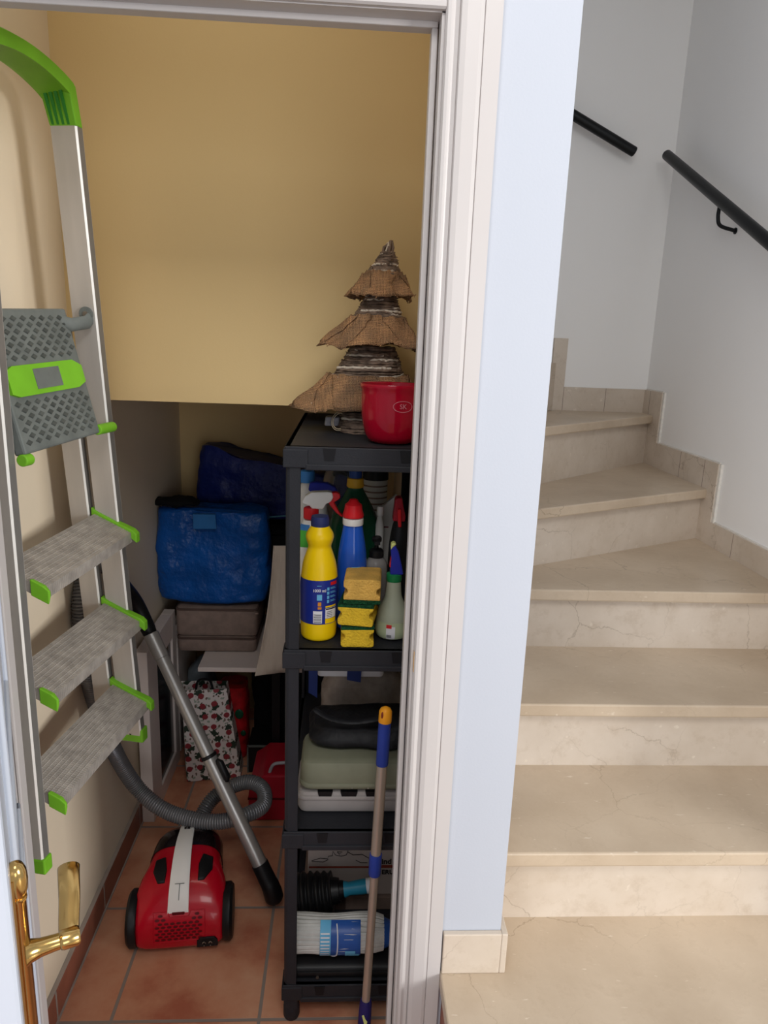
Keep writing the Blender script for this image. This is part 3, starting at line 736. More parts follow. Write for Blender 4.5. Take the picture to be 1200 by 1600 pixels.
for k in range(11):
    a = rnd.random() * 6.28
    tp_.m(k % 3 == 0); tp_.tube([(0.010 * math.cos(a), 0.010 * math.sin(a), z0), (0.010 * math.cos(a + .3), 0.010 * math.sin(a + .3), z0 + 0.018), (0.003 * math.cos(a) + .002, 0.003 * math.sin(a), ztop - rnd.uniform(0, .014))], 0.003, 6)
L(tr, tp_, 'twig_tip', [M['twig'], M['twig_w']])
def skirt(zu, zl, ru, rl, rot, amp, n=5, seed=0.0, ymin=None):
    m = MB(); rings = []; K = 8; ru *= PXM; rl *= PXM
    for j in range(K + 1):
        f = j / K; z = zu + (zl - zu) * f; r = ru + (rl - ru) * f ** 1.25; out = []
        for i in range(70):
            a = 2 * PI * i / 70; k = ((a - rot) % (2 * PI / n)) / (2 * PI / n); d = abs(2 * k - 1)
            rr = r * (1 - amp * f * (1 - d ** 1.5)); dz = -0.006 * f * (1 - d) * math.sin(a * 3 + seed)
            nn = mnoise.noise(Vector((math.cos(a) * 4, math.sin(a) * 4, z * 30 + seed))) * 0.005
            y_ = (rr + nn) * math.sin(a)
            if ymin is not None: y_ = max(y_, ymin)
            out.append(((rr + nn) * math.cos(a), y_, z + dz + nn * 1.2))
        rings.append(out)
    m.ringloft(rings, cap=False)
    rn = random.Random(int(seed * 10)); N_ = len(rings[0])
    for q_ in range(9):          # overlapping folded strips of cloth
        i0 = int(N_ * q_ / 9 + rn.randint(-2, 2)); wd_ = rn.randint(5, 8); sl_ = rn.choice([-1, 1]) * rn.randint(5, 9); vs = []
        j0 = rn.choice([0, 1]); 
        for j in range(j0, K + 1):
            for a_ in range(wd_ + 1):
                p = Vector(rings[j][(i0 + a_ + int(sl_ * j / K)) % N_]); h_ = Vector((p.x, p.y, 0)).normalized()
                vs.append(p + h_ * (0.0035 + 0.0025 * math.sin(PI * a_ / wd_)) + Vector((0, 0, -0.003 if j == K else 0)))
        W_ = wd_ + 1; R__ = K + 1 - j0
        if ymin is not None: vs = [Vector((v.x, max(v.y, ymin - 0.004), v.z)) for v in vs]
        m.add(vs, [(j * W_ + a_, j * W_ + a_ + 1, (j + 1) * W_ + a_ + 1, (j + 1) * W_ + a_) for j in range(R__ - 1) for a_ in range(wd_)])
    for q_ in range(26):         # frayed threads along the hem
        p = Vector(rings[K][rn.randrange(N_)]); h_ = Vector((p.x, p.y, 0)).normalized()
        if ymin is not None and p.y < ymin + 0.02: continue
        m.tube([p, p + h_ * rn.uniform(.002, .007) + Vector((rn.uniform(-.004, .004), rn.uniform(-.004, .004), rn.uniform(-.008, .003)))], [0.0007, 0.0004], 4)
    o = L(tr, m, 'burlap_skirt', M['burlap'], smooth=True, ang=80)
    sd_ = o.modifiers.new('solid', 'SOLIDIFY'); sd_.thickness = 0.002
    return o
skirt(zrow(428), zrow(466), 27, 58, PI * 1.0, 0.24, 5, 1.0)
skirt(zrow(498), zrow(543), 42, 88, PI * 1.0, 0.27, 5, 2.0)
skirt(zrow(588), zrow(640), 62, 122, PI * 1.0, 0.33, 5, 3.0, ymin=-0.086)
wr = MB()
for i, (r_, off_) in enumerate(((0.017, 0.0), (0.021, 0.004))):
    wr.tube([(-0.050 + r_ * 0.8 * math.cos(a), -0.05 + off_, 0.026 + r_ * math.sin(a)) for a in [1.2 + k * 0.3 for k in range(14)]], 0.0009, 6)
L(tr, wr, 'light_wire', M['wire'])
bb = rbox((-0.082, -0.028, 0.012), (-0.050, 0.01, 0.032), 0.006); L(tr, bb, 'battery_box', M['ltgrey'], smooth=True)

for ch in tr.children:
    for v_ in ch.data.vertices: v_.co.x += 0.125 * v_.co.z
pp = P(616, 694, z=zt); pr_ = 0.064
pot = thing('plant_pot', 'glossy red enamel pot beside the wicker tree, on top of the shelving unit', 'pot', (0.092, 1.437, zt))
ph = P(612, 602, y=1.435 - 0.05).z - zt
prf = smoothprof([(0.03, 0.0), (0.042, 0.001), (0.053, 0.012), (0.060, 0.035), (0.0635, 0.06), (0.0645, ph - 0.012)], 5) + [(0.0668, ph - 0.008), (0.068, ph - 0.003), (0.0668, ph), (0.064, ph - 0.001), (0.0625, ph - 0.015), (0.058, 0.03), (0.02, 0.012)]
L(pot, MB().lathe(prf, 48), 'body', M['pot'], smooth=True)
em = MB(); ac = math.radians(284)
for s in range(1):
    pts = []
    for i in range(33):
        b_ = 2 * PI * i / 32; a = ac + 0.30 * math.cos(b_); z = ph - 0.040 + 0.0105 * math.sin(b_); r = 0.0645
        pts.append((r * math.cos(a), r * math.sin(a), z))
    em.tube(pts, 0.0006, 6, cap=False)
emo = L(pot, em, 'emblem_ring', M['emblem'])
Tt = WM[pot.name] @ Matrix.Translation((0.0655 * math.cos(ac), 0.0655 * math.sin(ac), ph - 0.040)) @ Matrix.Rotation(ac + PI / 2, 4, 'Z') @ FRONT
text('emblem_letters', 'SK', 0.013, Tt, M['emblem'], pot)

# ---- second shelf: cleaning things
z2 = SZ[1] + 0.0012
# yellow bleach bottle
bp = P(497, 1003, z=z2); byc = bp.y + 0.034; bx = P(498, 960, y=byc).x
def hz2(py, yc): return P(500, py, y=yc).z - z2
hb = lambda py: hz2(py, byc)
H_ = hb(806)
rr = P(527, 930, y=byc).x - bx
pf_ = [(rr * .80, 0.0), (rr * .93, 0.004), (rr * .98, 0.014), (rr, hb(960)), (rr * 1.02, hb(912)), (rr * 1.0, hb(900)), (rr * .90, hb(878)), (rr * .72, hb(862)), (rr * .62, hb(853)), (rr * .70, hb(845)), (rr * .755, hb(838)), (rr * .70, hb(831)), (rr * .52, hb(823)), (rr * .46, hb(820))]
prof = smoothprof(pf_, 4)
t, o = bottle('bleach_bottle', 'yellow bleach bottle with navy label and cap, front left on the second shelf', 'bottle', (bx, byc, z2), prof, M['yellow'])
L(t, MB().lathe([(rr * .48, hb(821)), (rr * .49, hb(819)), (rr * .49, hb(810)), (rr * .45, hb(806))], 30), 'cap', M['navycap'], smooth=True)
R_ = prof_r(prof)
hbF = lambda py: P(500, py, y=byc - rr * 0.9).z - z2
lm = patch(MB(), R_, 170, 370, hbF(975), hbF(907), 0.0007, n=30)
lb = L(t, lm, 'label', M['navy'], smooth=True)
q = MB()
q.m(0); patch(q, R_, 255, 282, hbF(973), hbF(954), 0.0012); patch(q, R_, 292, 332, hbF(966), hbF(950), 0.0012)
q.m(1); 
for k in range(7): patch(q, R_, 257, 280, hbF(972) + k * 0.0028, hbF(972) + k * 0.0028 + (0.0008 if k % 2 else 0.0014), 0.0016)
patch(q, R_, 293, 331, hbF(952.5), hbF(950.5), 0.0016)
for k in range(4): patch(q, R_, 296, 316, hbF(964 - 2.6 * k), hbF(963.2 - 2.6 * k), 0.0016)
q.m(2); patch(q, R_, 292, 332, hbF(974), hbF(966.5), 0.0012); patch(q, R_, 292, 332, hbF(949), hbF(946.5), 0.0012)
q.m(3); patch(q, R_, 308, 334, hbF(915), hbF(910), 0.0012)
q.m(4)
for k, py in enumerate((920, 926.5, 933, 939.5)):
    patch(q, R_, 296.5, 303.5, hbF(py + 2.4), hbF(py - 2.4), 0.0012, n=4)
patch(q, R_, 266, 281, hbF(937), hbF(928), 0.0012)
q.m(5); patch(q, R_, 269, 279, hbF(946), hbF(940), 0.0012); patch(q, R_, 269, 280, hbF(951), hbF(947.5), 0.0012)
q.m(6)
for py in (919.5, 926, 932.5, 939): patch(q, R_, 307, 330, hbF(py + 1.2), hbF(py + .4), 0.0012); patch(q, R_, 307, 324, hbF(py - .6), hbF(py - 1.4), 0.0012)
patch(q, R_, 266, 279, hbF(915), hbF(914.2), 0.0012)
L(t, q, 'print', [M['paper'], M['print'], M['yellow'], M['redp'], M['lblue'], M['orange'], M['lblue']], parent=lb)
aT = math.radians(273); rT = R_(hbF(922)) + 0.0012
text('volume_text', '1000 ml', 0.0085, WM[t.name] @ Matrix.Translation((rT * math.cos(aT), rT * math.sin(aT), hbF(922))) @ Matrix.Rotation(aT + PI / 2, 4, 'Z') @ FRONT, M['paper'], t, bold=0.0001)

# trigger sprayer builder: head pointing -x or +x
def trigger(m, base, s=1.0, dirx=1, T=None):
    pass
# white sprayer with red trigger (behind the bleach)
yc = 1.50
wx = P(492, 800, y=yc).x
t = thing('spray_bottle', 'white spray bottle with white head and red trigger, behind the yellow bleach bottle', 'spray bottle', (wx - 0.008, yc, z2))
hw = lambda py: P(500, py, y=yc).z - z2
prof = smoothprof([(0.030, 0), (0.036, 0.004), (0.038, 0.02), (0.038, hw(870)), (0.034, hw(838)), (0.018, hw(818)), (0.0145, hw(812))], 4)
o = L(t, MB().lathe(prof, 28, sx=1.1, sy=.8), 'body', M['white'], smooth=True)
q = MB(); Rw = prof_r(prof); patch(q, Rw, 180, 360, hw(850), hw(826), 0.0006, n=22, sx=1.1, sy=.8); L(t, q, 'label', M['leafgreen'], smooth=True)
q = MB(); patch(q, Rw, 180, 265, hw(826), hw(818), 0.0008, sx=1.1, sy=.8); L(t, q, 'label', M['skyblue'], smooth=True)
L(t, MB().lathe([(0.0150, hw(810)), (0.0165, hw(809)), (0.0165, hw(795)), (0.0150, hw(793))], 26), 'collar', M['redp'], smooth=True)
hd_ = MB()
pz = lambda px, py: (P(px, py, y=yc).x - (wx - 0.008), P(px, py, y=yc).z - z2)
hp = [pz(*q_) for q_ in ((472, 783), (477, 774), (487, 768), (512, 767), (519, 768), (521, 776), (517, 783), (510, 786), (505, 794), (488, 794), (484, 789), (474, 785.5))]
hd_.prism(hp, -0.011, 0.011, 'y'); L(t, hd_, 'spray_head', M['white'], bevel=0.003)
tg = MB(); tp = [pz(*q_) for q_ in ((517, 769), (526, 768), (531, 771), (532, 777), (527, 781), (522, 784), (530, 799), (537, 806), (534, 807), (525, 800), (513, 785), (519, 780))]
tg.prism(tp, -0.008, 0.008, 'y'); L(t, tg, 'trigger', M['redp'], bevel=0.002)

# blue-capped tall bottle at the left, far back
yc = 1.71; c0 = P(479, 745, y=yc); hh = lambda py: P(485, py, y=yc).z - z2
t, o = bottle('aerosol_can', 'white can with sky blue cap, far left at the back of the second shelf', 'bottle', (c0.x + 0.002, yc, z2), [(0.026, 0), (0.028, 0.003), (0.028, hh(775)), (0.022, hh(762)), (0.015, hh(756)), (0.015, hh(752))], M['frost_t'])
L(t, MB().lathe([(0.0185, hh(753)), (0.0185, hh(738)), (0.0165, hh(735.5))], 26), 'cap', M['skyblue'], smooth=True)
# blue spray head bottle
yc = 1.62; c0 = P(503, 790, y=yc); hh = lambda py: P(505, py, y=yc).z - z2
t = thing('spray_bottle', 'clear spray bottle with deep blue trigger head, behind the white sprayer', 'spray bottle', (c0.x, yc, z2))
prof = smoothprof([(0.026, 0), (0.031, 0.004), (0.032, 0.02), (0.032, hh(850)), (0.02, hh(815)), (0.013, hh(800)), (0.013, hh(782))], 4)
L(t, MB().lathe(prof, 26), 'body', M['frost_t'], smooth=True)
pz = lambda px, py: (P(px, py, y=yc).x - c0.x, P(px, py, y=yc).z - z2)
L(t, MB().prism([pz(*q_) for q_ in ((482, 765), (484, 754), (494, 752.5), (512, 754), (524, 760), (529, 767), (520, 770), (512, 784), (494, 784), (492, 770))], -0.011, 0.011, 'y'), 'spray_head', M['bluetrig'], bevel=0.003)
# dark green big bottle
yc = 1.565; c0 = P(554, 800, y=yc); hh = lambda py: P(554, py, y=yc).z - z2
wd = lambda px: abs(P(px, 800, y=yc).x - c0.x)
prof = smoothprof([(0.035, 0), (0.046, 0.005), (wd(592), 0.02), (wd(592), hh(840)), (wd(591), hh(815)), (wd(584), hh(795)), (wd(573), hh(775)), (wd(567), hh(764)), (wd(566.5), hh(761))], 4)
t, o = bottle('detergent_bottle', 'large dark green bottle with mustard collar and blue cap, behind the blue bottle', 'bottle', (c0.x, yc, z2), prof, M['darkgreen'], sy=0.72)
L(t, MB().lathe([(wd(566), hh(761)), (wd(567.5), hh(759)), (wd(566.5), hh(747)), (wd(565), hh(746))], 28), 'collar', M['goldcap'], smooth=True)
L(t, MB().lathe([(wd(564), hh(746)), (wd(564), hh(733)), (wd(562), hh(731))], 28), 'cap', M['bluecap'], smooth=True)
# blue bottle
yc = 1.462; c0 = P(550, 880, y=yc); hh = lambda py: P(550, py, y=yc).z - z2
wd = lambda px: abs(P(px, 880, y=yc).x - c0.x)
prof = smoothprof([(0.022, 0), (0.029, 0.004), (wd(574), 0.02), (wd(573), hh(900)), (wd(572.5), hh(870)), (wd(570), hh(850)), (wd(566), hh(828)), (wd(564.5), hh(818))], 4)
t, o = bottle('cleaner_bottle', 'glossy blue bottle with red and white cap, centre of the second shelf', 'bottle', (c0.x, yc, z2), prof, M['bluebottle'], sy=0.8)
for k in range(3):
    q = MB(); patch(q, prof_r(prof), 268, 300, hh(882 + 8 * k), hh(880.5 + 8 * k), 0.0008, sy=.8); L(t, q, 'level_mark', M['lblue'])
L(t, MB().lathe([(wd(565.5), hh(819)), (wd(566), hh(818)), (wd(566), hh(809)), (wd(561), hh(808)), (wd(561), hh(804))], 28), 'collar', M['white'], smooth=True)
L(t, MB().lathe([(wd(566), hh(807)), (wd(566.5), hh(804)), (wd(564), hh(796)), (wd(563), hh(788)), (wd(559), hh(785)), (wd(556), hh(780)), (wd(554), hh(779))], 24), 'cap', M['redp'], smooth=True)
# big clear bottle at back
yc = 1.76; c0 = P(528, 760, y=yc); hh = lambda py: P(528, py, y=yc).z - z2
prof = smoothprof([(0.032, 0), (0.04, 0.006), (0.042, 0.05), (0.040, 0.09), (0.042, 0.13), (0.042, hh(775)), (0.036, hh(745)), (0.026, hh(732))], 4)
t, o = bottle('clear_bottle', 'ribbed clear plastic bottle at the back of the second shelf, left of the green bottle', 'bottle', (c0.x, yc, z2), prof, M['clear'])
L(t, MB().lathe([(0.027, hh(733)), (0.027, hh(728.5)), (0.024, hh(727.5))], 24), 'cap', M['frost_t'], smooth=True)
# dark-lidded jar with ribbed label
yc = 1.74; c0 = P(586, 770, y=yc); hh = lambda py: P(586, py, y=yc).z - z2
wd = lambda px: abs(P(px, 770, y=yc).x - c0.x)
t, o = bottle('tall_jar', 'tall jar with black lid and pale ribbed label, back right of the second shelf', 'jar', (c0.x, yc, z2), [(wd(604) * .9, 0), (wd(605), 0.004), (wd(605), hh(748))], M['frost_t'])
L(t, MB().lathe([(wd(606), hh(748)), (wd(606), hh(731)), (wd(603), hh(729))], 30), 'lid', M['black'], smooth=True)
for k in range(5):
    q = MB(); patch(q, lambda z: wd(605), 200, 340, hh(758 + 9 * k), hh(755.5 + 9 * k), 0.0008, n=24); L(t, q, 'label_line', M['cush'])
# leaning card sheath and small white-capped tube
yc = 1.60; c0 = P(607, 840, y=yc)
t = thing('leaflet_box', 'thin white printed carton leaning between the green bottle and the black sprayer', 'box', (c0.x, yc, z2))
a0 = P(597, 790, y=yc); a1 = P(620, 772, y=yc); b1 = P(609, 870, y=yc); b0 = P(586, 860, y=yc)
dn0 = (b0 - a0); k = (z2 + 0.001 - b0.z) / dn0.z if dn0.z else 0; b0 = b0 + dn0 * k
dn1 = (b1 - a1); k = (z2 + 0.001 - b1.z) / dn1.z; b1 = b1 + dn1 * k
MB().prism([(a0.x, a0.z), (a1.x, a1.z), (b1.x, b1.z), (b0.x, b0.z)], yc - 0.008, yc + 0.008, 'y').build('carton', M['frost_t'], t, bevel=0.001)
q = MB()
c = a0.lerp(b0, 0.2) + Vector((0.010, -0.0086, 0)); q.box((c.x, c.y, c.z - 0.0015), (c.x + 0.012, c.y + 0.0005, c.z + 0.0015))
q.build('print', M['maroon'], t)
yc = 1.545; c0 = P(594, 800, y=yc); hh = lambda py: P(594, py, y=yc).z - z2
t, o = bottle('slim_tube', 'slim white tube with round white cap, behind the black pump dispenser', 'tube', (c0.x, yc, z2), [(0.008, 0), (0.0095, 0.003), (0.0095, hh(820)), (0.0055, hh(806))], M['frost_t'], seg=18)
L(t, MB().lathe([(0.0062, hh(806)), (0.0078, hh(804)), (0.0078, hh(794)), (0.0065, hh(791))], 18), 'cap', M['white'], smooth=True)
# black bottle with red trigger
yc = 1.52; c0 = P(624, 860, y=yc); hh = lambda py: P(624, py, y=yc).z - z2
prof = smoothprof([(0.020, 0), (0.025, 0.004), (0.026, 0.02), (0.026, hh(900)), (0.024, hh(850)), (0.019, hh(825)), (0.014, hh(813))], 4)
t, o = bottle('spray_bottle', 'black spray bottle with dark red trigger head, far right at the back', 'spray bottle', (c0.x, yc, z2), prof, M['black'])
pz = lambda px, py: (P(px, py, y=yc).x - c0.x, P(px, py, y=yc).z - z2)
L(t, MB().prism([pz(*q_) for q_ in ((613, 812), (615, 795), (617, 780), (619, 776), (628, 776), (630, 790), (633, 805), (632, 813))], -0.016, 0.014, 'y'), 'spray_head', M['redcase'], bevel=0.003)
L(t, MB().prism([pz(*q_) for q_ in ((620, 792), (626, 792), (626, 820), (621, 820))], -0.024, -0.014, 'y'), 'trigger', M['redp'], bevel=0.002)
# soap dispenser with black pump
yc = 1.475; c0 = P(587, 900, y=yc); hh = lambda py: P(588, py, y=yc).z - z2
wd = lambda px: abs(P(px, 900, y=yc).x - c0.x)
prof = smoothprof([(0.018, 0), (wd(604), 0.004), (wd(605), 0.015), (wd(605), hh(900)), (wd(604.5), hh(882)), (wd(601), hh(874)), (wd(596), hh(870))], 4)
t, o = bottle('soap_dispenser', 'clear soap dispenser with black pump, between the blue bottle and pale sprayer', 'dispenser', (c0.x, yc, z2), prof, M['soap'], seg=26)
pm = MB().lathe([(wd(597), hh(870)), (wd(598), hh(869)), (wd(598), hh(860)), (wd(595), hh(857)), (0.0045, hh(856)), (0.0045, hh(845))], 20)
pm.lathe([(0.008, hh(847)), (0.0105, hh(845)), (0.0105, hh(840)), (0.008, hh(838))], 18); pm.box((-0.006, -0.03, hh(846)), (0.006, 0, hh(841)))
L(t, pm, 'pump', M['black'], smooth=True)
# pale sprayer, right front
bpz = P(612, 1003, z=z2); yc = bpz.y + 0.034; c0 = P(612, 960, y=yc); hh = lambda py: P(612, py, y=yc).z - z2
wd = lambda px: abs(P(px, 960, y=yc).x - c0.x)
prof = smoothprof([(wd(632) * .82, 0), (wd(636) * .97, 0.004), (wd(638), 0.014), (wd(638), hh(975)), (wd(636), hh(955)), (wd(630), hh(942)), (wd(625), hh(930)), (wd(623.5), hh(915)), (wd(623), hh(907))], 4)
t, o = bottle('spray_bottle', 'pale frosted spray bottle with green collar and blue trigger, front right of second shelf', 'spray bottle', (c0.x + 0.002, yc, z2), prof, M['frost'])
hhF = lambda py: P(612, py, y=yc - wd(638) * 0.9).z - z2
q = MB(); Rp = prof_r(prof); patch(q, Rp, 246, 276, hhF(998), hhF(979), 0.0007); lb = L(t, q, 'label', M['paper'], smooth=True)
q = MB(); patch(q, Rp, 246, 264, hhF(981.5), hhF(976), 0.001); L(t, q, 'label_band', M['redp'], smooth=True, parent=lb)
q = MB()
for k in range(7): patch(q, Rp, 248 + k * 2.4, 249.3 + k * 2.4, hhF(996), hhF(991), 0.0012, n=2)
L(t, q, 'print', M['print'], parent=lb)
q = MB(); patch(q, Rp, 180, 360, 0.006, hhF(974), 0.0004, n=30); L(t, q, 'liquid', M['frost_l'], smooth=True)
L(t, MB().lathe([(wd(623.5), hh(907)), (wd(624), hh(906)), (wd(624), hh(896)), (wd(622), hh(895))], 26), 'collar', M['greencap'], smooth=True)
pz = lambda px, py: (P(px, py, y=yc).x - c0.x - 0.002, P(px, py, y=yc).z - z2)
L(t, MB().prism([pz(*q_) for q_ in ((609, 896), (611, 870), (610, 853), (617, 849), (623, 862), (627, 880), (630, 896))], -0.012, 0.014, 'y'), 'spray_head', M['bluetrig'], bevel=0.003)
L(t, MB().prism([pz(*q_) for q_ in ((610, 857), (611, 848), (615, 845.5), (619, 848), (613, 853))], -0.013, 0.006, 'y'), 'nozzle', M['lime'], bevel=0.002)
L(t, MB().prism([pz(*q_) for q_ in ((608, 884), (611, 868), (613, 868), (611, 886))], -0.008, 0.008, 'y'), 'trigger', M['redp'], bevel=0.001)

# sponges
def sponge(label, cpx, zb, yf, w, h, dep, rotz, m, flip=False):
    c = P(cpx, 980, y=yf)
    t = thing('sponge', label, 'sponge', (c.x, yf + dep / 2, zb), rotz, 'yellow kitchen sponges on the second shelf')
    w2 = w / 2; gz = h * 0.50; e = 0.0035
    def groove(s):
        return [(s * w2, gz + 0.009), (s * (w2 - 0.004), gz + 0.007), (s * (w2 - 0.0085), gz + 0.003), (s * (w2 - 0.0085), gz - 0.003), (s * (w2 - 0.004), gz - 0.007), (s * w2, gz - 0.009)]
    top = h * 0.84
    poly = [(-w2 + e, 0), (w2 - e, 0), (w2, e)] + groove(1)[::-1] + [(w2, top), (-w2, top)] + groove(-1) + [(-w2, e)]
    if flip: poly = [(x, h - z) for x, z in poly]
    L(t, MB().prism(poly, -dep / 2, dep / 2, 'y'), 'foam', m, bevel=0.0025)
    L(t, MB().box((-w2, -dep / 2, top if not flip else 0.001), (w2, dep / 2, h - .001 if not flip else h - top)).disp(0.0010, 60), 'scourer_pad', M['scour'])
    return t
yf = P(560, 1012, z=z2).y; sh = P(560, 979, y=yf).z - z2; sw = P(585, 1000, y=yf).x - P(533, 1000, y=yf).x
dp = 0.088
sponge('bright yellow sponge, lowest of the stack on the second shelf', 559, z2, yf, sw, sh, dp, 0.0, M['sponge'])
sponge('yellow sponge in the middle of the stack, turned slightly to the left', 560, z2 + sh, yf, sw * 1.08, sh * 1.03, dp, -0.16, M['sponge'])
t = sponge('worn brownish yellow sponge on top of the sponge stack', 566, z2 + 2.03 * sh, yf, sw * 1.10, sh * 1.12, dp, -0.06, M['sponge_t'], True)

# ---- third shelf
z3 = SZ[2] + 0.0012
def moulded(name, label, lo, hi, m, r, up):
    t = thing(name, label, 'case', ((lo[0] + hi[0]) / 2, (lo[1] + hi[1]) / 2, lo[2]))
    rbox(lo, hi, r, 5).build('shell', m, t, smooth=True)
    x0, y0, z0 = lo; x1, y1, z1 = hi
    k = MB()
    zb = z0 + (z1 - z0) * (0.22 if up else 0.72)
    rbox((x0 - 0.002, y0 - 0.003, zb - 0.006), (x1 + 0.002, y1, zb + 0.006), r, 5, mb=k); k.build('seam_rim', m, t, smooth=True)
    return t
yg = 1.405
za = P(540, 1277, y=yg).z; zb_ = P(540, 1243, y=yg).z
xl = P(464, 1255, y=yg).x; hgt = zb_ - za
t = moulded('moulded_case', 'off-white moulded plastic case lying beneath the grey-green one on the third shelf', (xl, yg, z3), (0.178, yg + 0.16, z3 + hgt), M['greycase'], 0.022, False)
q = MB()
for px0, px1 in ((497, 520), (532, 558), (570, 592)):
    a = P(px0, 1238, y=yg + 0.03); b = P(px1, 1238, y=yg + 0.03); q.prism([(a.x, z3 + hgt + .0008), (b.x, z3 + hgt + .0008), (b.x - .003, z3 + hgt - 0.011), (a.x + .003, z3 + hgt - 0.011)], yg - 0.0015, yg + 0.05, 'y')
q.build('slot', M['black'], t)
z3b = z3 + hgt + 0.002
zc_ = P(540, 1183, y=yg).z; xl2 = P(469, 1210, y=yg).x
t2 = moulded('moulded_case', 'grey-green moulded plastic case stacked on the off-white case, third shelf', (xl2, yg - 0.004, z3b), (0.176, yg + 0.135, max(z3b + 0.05, zc_ - 0.012)), M['khaki'], 0.026, True)
z3c = max(z3b + 0.05, zc_ - 0.012) + 0.001
for px in (550, 575):
    a = P(px, 1228, y=yg - 0.006); MB().ell((a.x, yg - 0.0065, z3b + 0.012), 0.0016, 0.0012, 0.0016, 10, 6).build('rivet', M['steel'], t2)
# black nylon bag on top
yk = 1.44
a = P(474, 1130, y=yk); zt_ = P(540, 1096, y=yk + 0.13).z
t = thing('cloth_bag', 'slouched black nylon bag lying on the grey-green case, third shelf', 'bag', ((a.x + 0.17) / 2, yk + 0.1, z3c))
m = MB(); cx = (a.x + 0.006 + 0.172) / 2; hx_ = (0.172 - a.x - 0.006) / 2; rings = []
K = 12
for j in range(K + 1):
    f = j / K; z = z3c + 0.006 + (zt_ - z3c - 0.01) * f; s = 0.90 + 0.10 * math.sin(PI * min(1, f * 1.2 + .15)); 
    if f > 0.85: s *= 1 - (f - 0.85) * 1.3
    rings.append(sup(cx + 0.004 * (1 - f), yk + 0.09 - 0.01 * f, z, hx_ * s, 0.09 * (s - 0.25 * f), 0.45, 48))
m.ringloft(rings).disp(0.008, 14, 2.0); m.build('body', M['clothblack'], t, smooth=True, ang=80)
fl = MB(); fl.tube(spline([P(490, 1108, y=yk - 0.004), P(515, 1122, y=yk - 0.012), P(545, 1128, y=yk - 0.012), P(575, 1126, y=yk - 0.008), P(600, 1120, y=yk)], 6), [0.002] + [0.0045] * 23 + [0.002], 8, flat=2.0); fl.build('flap_edge', M['clothblack'], t, smooth=True)
# cloudy plastic bag behind, and folded white package with navy straps
yq = 1.66
a = P(500, 1080, y=yq); b = P(619, 1080, y=yq); z0q = z3c + 0.002; z1q = P(560, 1060, y=yq).z
t = thing('plastic_bag', 'cloudy clear plastic bag bulging behind the black bag, third shelf', 'bag', ((a.x + b.x) / 2, yq + 0.06, z3))
m = MB(); rings = []
for j in range(11):
    f = j / 10; s = 0.86 + 0.14 * math.sin(PI * (0.2 + 0.6 * f)) - (0.25 * max(0, f - .75) / .25)
    rings.append(sup((a.x + 0.176) / 2, yq + 0.07, z3 + 0.014 + (z1q - z3 - 0.014) * f, (0.176 - a.x) / 2 * s, 0.06 * s, 0.6, 40))
m.ringloft(rings).disp(0.007, 16, 5.0); m.build('film', M['bagclear'], t, smooth=True, ang=80)
yw = 1.42
a = P(487, 1050, y=yq); z0w = P(550, 1061, y=yq - 0.03).z
ys = yq - 0.07
t = thing('folded_package', 'white folded package with navy straps pressed under the second shelf', 'package', (0.03, ys + 0.14, z1q + 0.004))
x0w = P(495, 1050, y=ys).x; x1w = P(600, 1050, y=ys).x
zlo = P(550, 1059, y=ys).z; zhi = SZ[1] - 0.012
mm = MB(); rbox((x0w, ys, max(zlo, z1q + 0.001)), (min(x1w, 0.17), ys + 0.28, zhi), 0.012, 4, mb=mm); mm.build('wrapping', M['paper'], t, smooth=True)
zlo = max(zlo, z1q + 0.001)
s1 = MB(); a = P(480, 1090, y=ys - 0.012); b = P(497, 1046, y=ys - 0.012)
s1.prism([(b.x - 0.022, zhi), (b.x, zhi), (b.x - 0.001, a.z + 0.0), (b.x - 0.012, a.z + 0.008), (b.x - 0.022, a.z + 0.014)], ys - 0.014, ys - 0.011, 'y')
s1.box((b.x - 0.022, ys - 0.014, zhi - 0.003), (b.x, ys + 0.02, zhi)); s1.build('strap', M['strap'], t)
s2 = MB(); a = P(545, 1050, y=ys - 0.005); b = P(568, 1050, y=ys - 0.005); zz = P(556, 1066, y=ys - .005).z
s2.prism([(a.x, zhi), (b.x, zhi), (b.x - 0.006, zz), (a.x - 0.004, zlo - 0.003)], ys - 0.006, ys - 0.001, 'y'); s2.build('strap', M['strap'], t)

# ---- bottom shelf
z4 = SZ[3] + 0.0012
ym = 1.41
zm = P(500, 1458, y=ym).z; rm = (P(500, 1434, y=ym).z - P(500, 1484, y=ym).z) / 2 * 0.97
# black tool case under the mop
xlc = P(461, 1500, y=1.42).x; zt4 = zm - rm * 1.06
t = thing('tool_case', 'long black case with rounded lid lying on the bottom shelf, under the mop head', 'case', ((xlc + 0.147) / 2, 1.42, z4))
rbox((xlc - 0.003, 1.362, z4), (0.147, 1.478, z4 + (zt4 - z4) * 0.52), 0.012, 4).build('case_body', M['black'], t, smooth=True)
lid = MB(); zb0 = z4 + (zt4 - z4) * 0.52; hh_ = zt4 - zb0; rings = []
for i in range(2): pass
poly = [(1.366, zb0)] + [(1.42 - 0.054 * math.cos(PI * k / 14), zb0 + hh_ * math.sin(PI * k / 14)) for k in range(1, 14)] + [(1.474, zb0)]
lid.prism(poly, xlc + 0.001, 0.145, 'x'); lid.build('lid', M['black'], t, smooth=True, ang=50)
sc_ = P(496, 1527, y=1.361); MB().cyl((sc_.x, 1.3585, sc_.z), (sc_.x, 1.364, sc_.z), 0.0036).build('latch_screw', M['steel'], t)
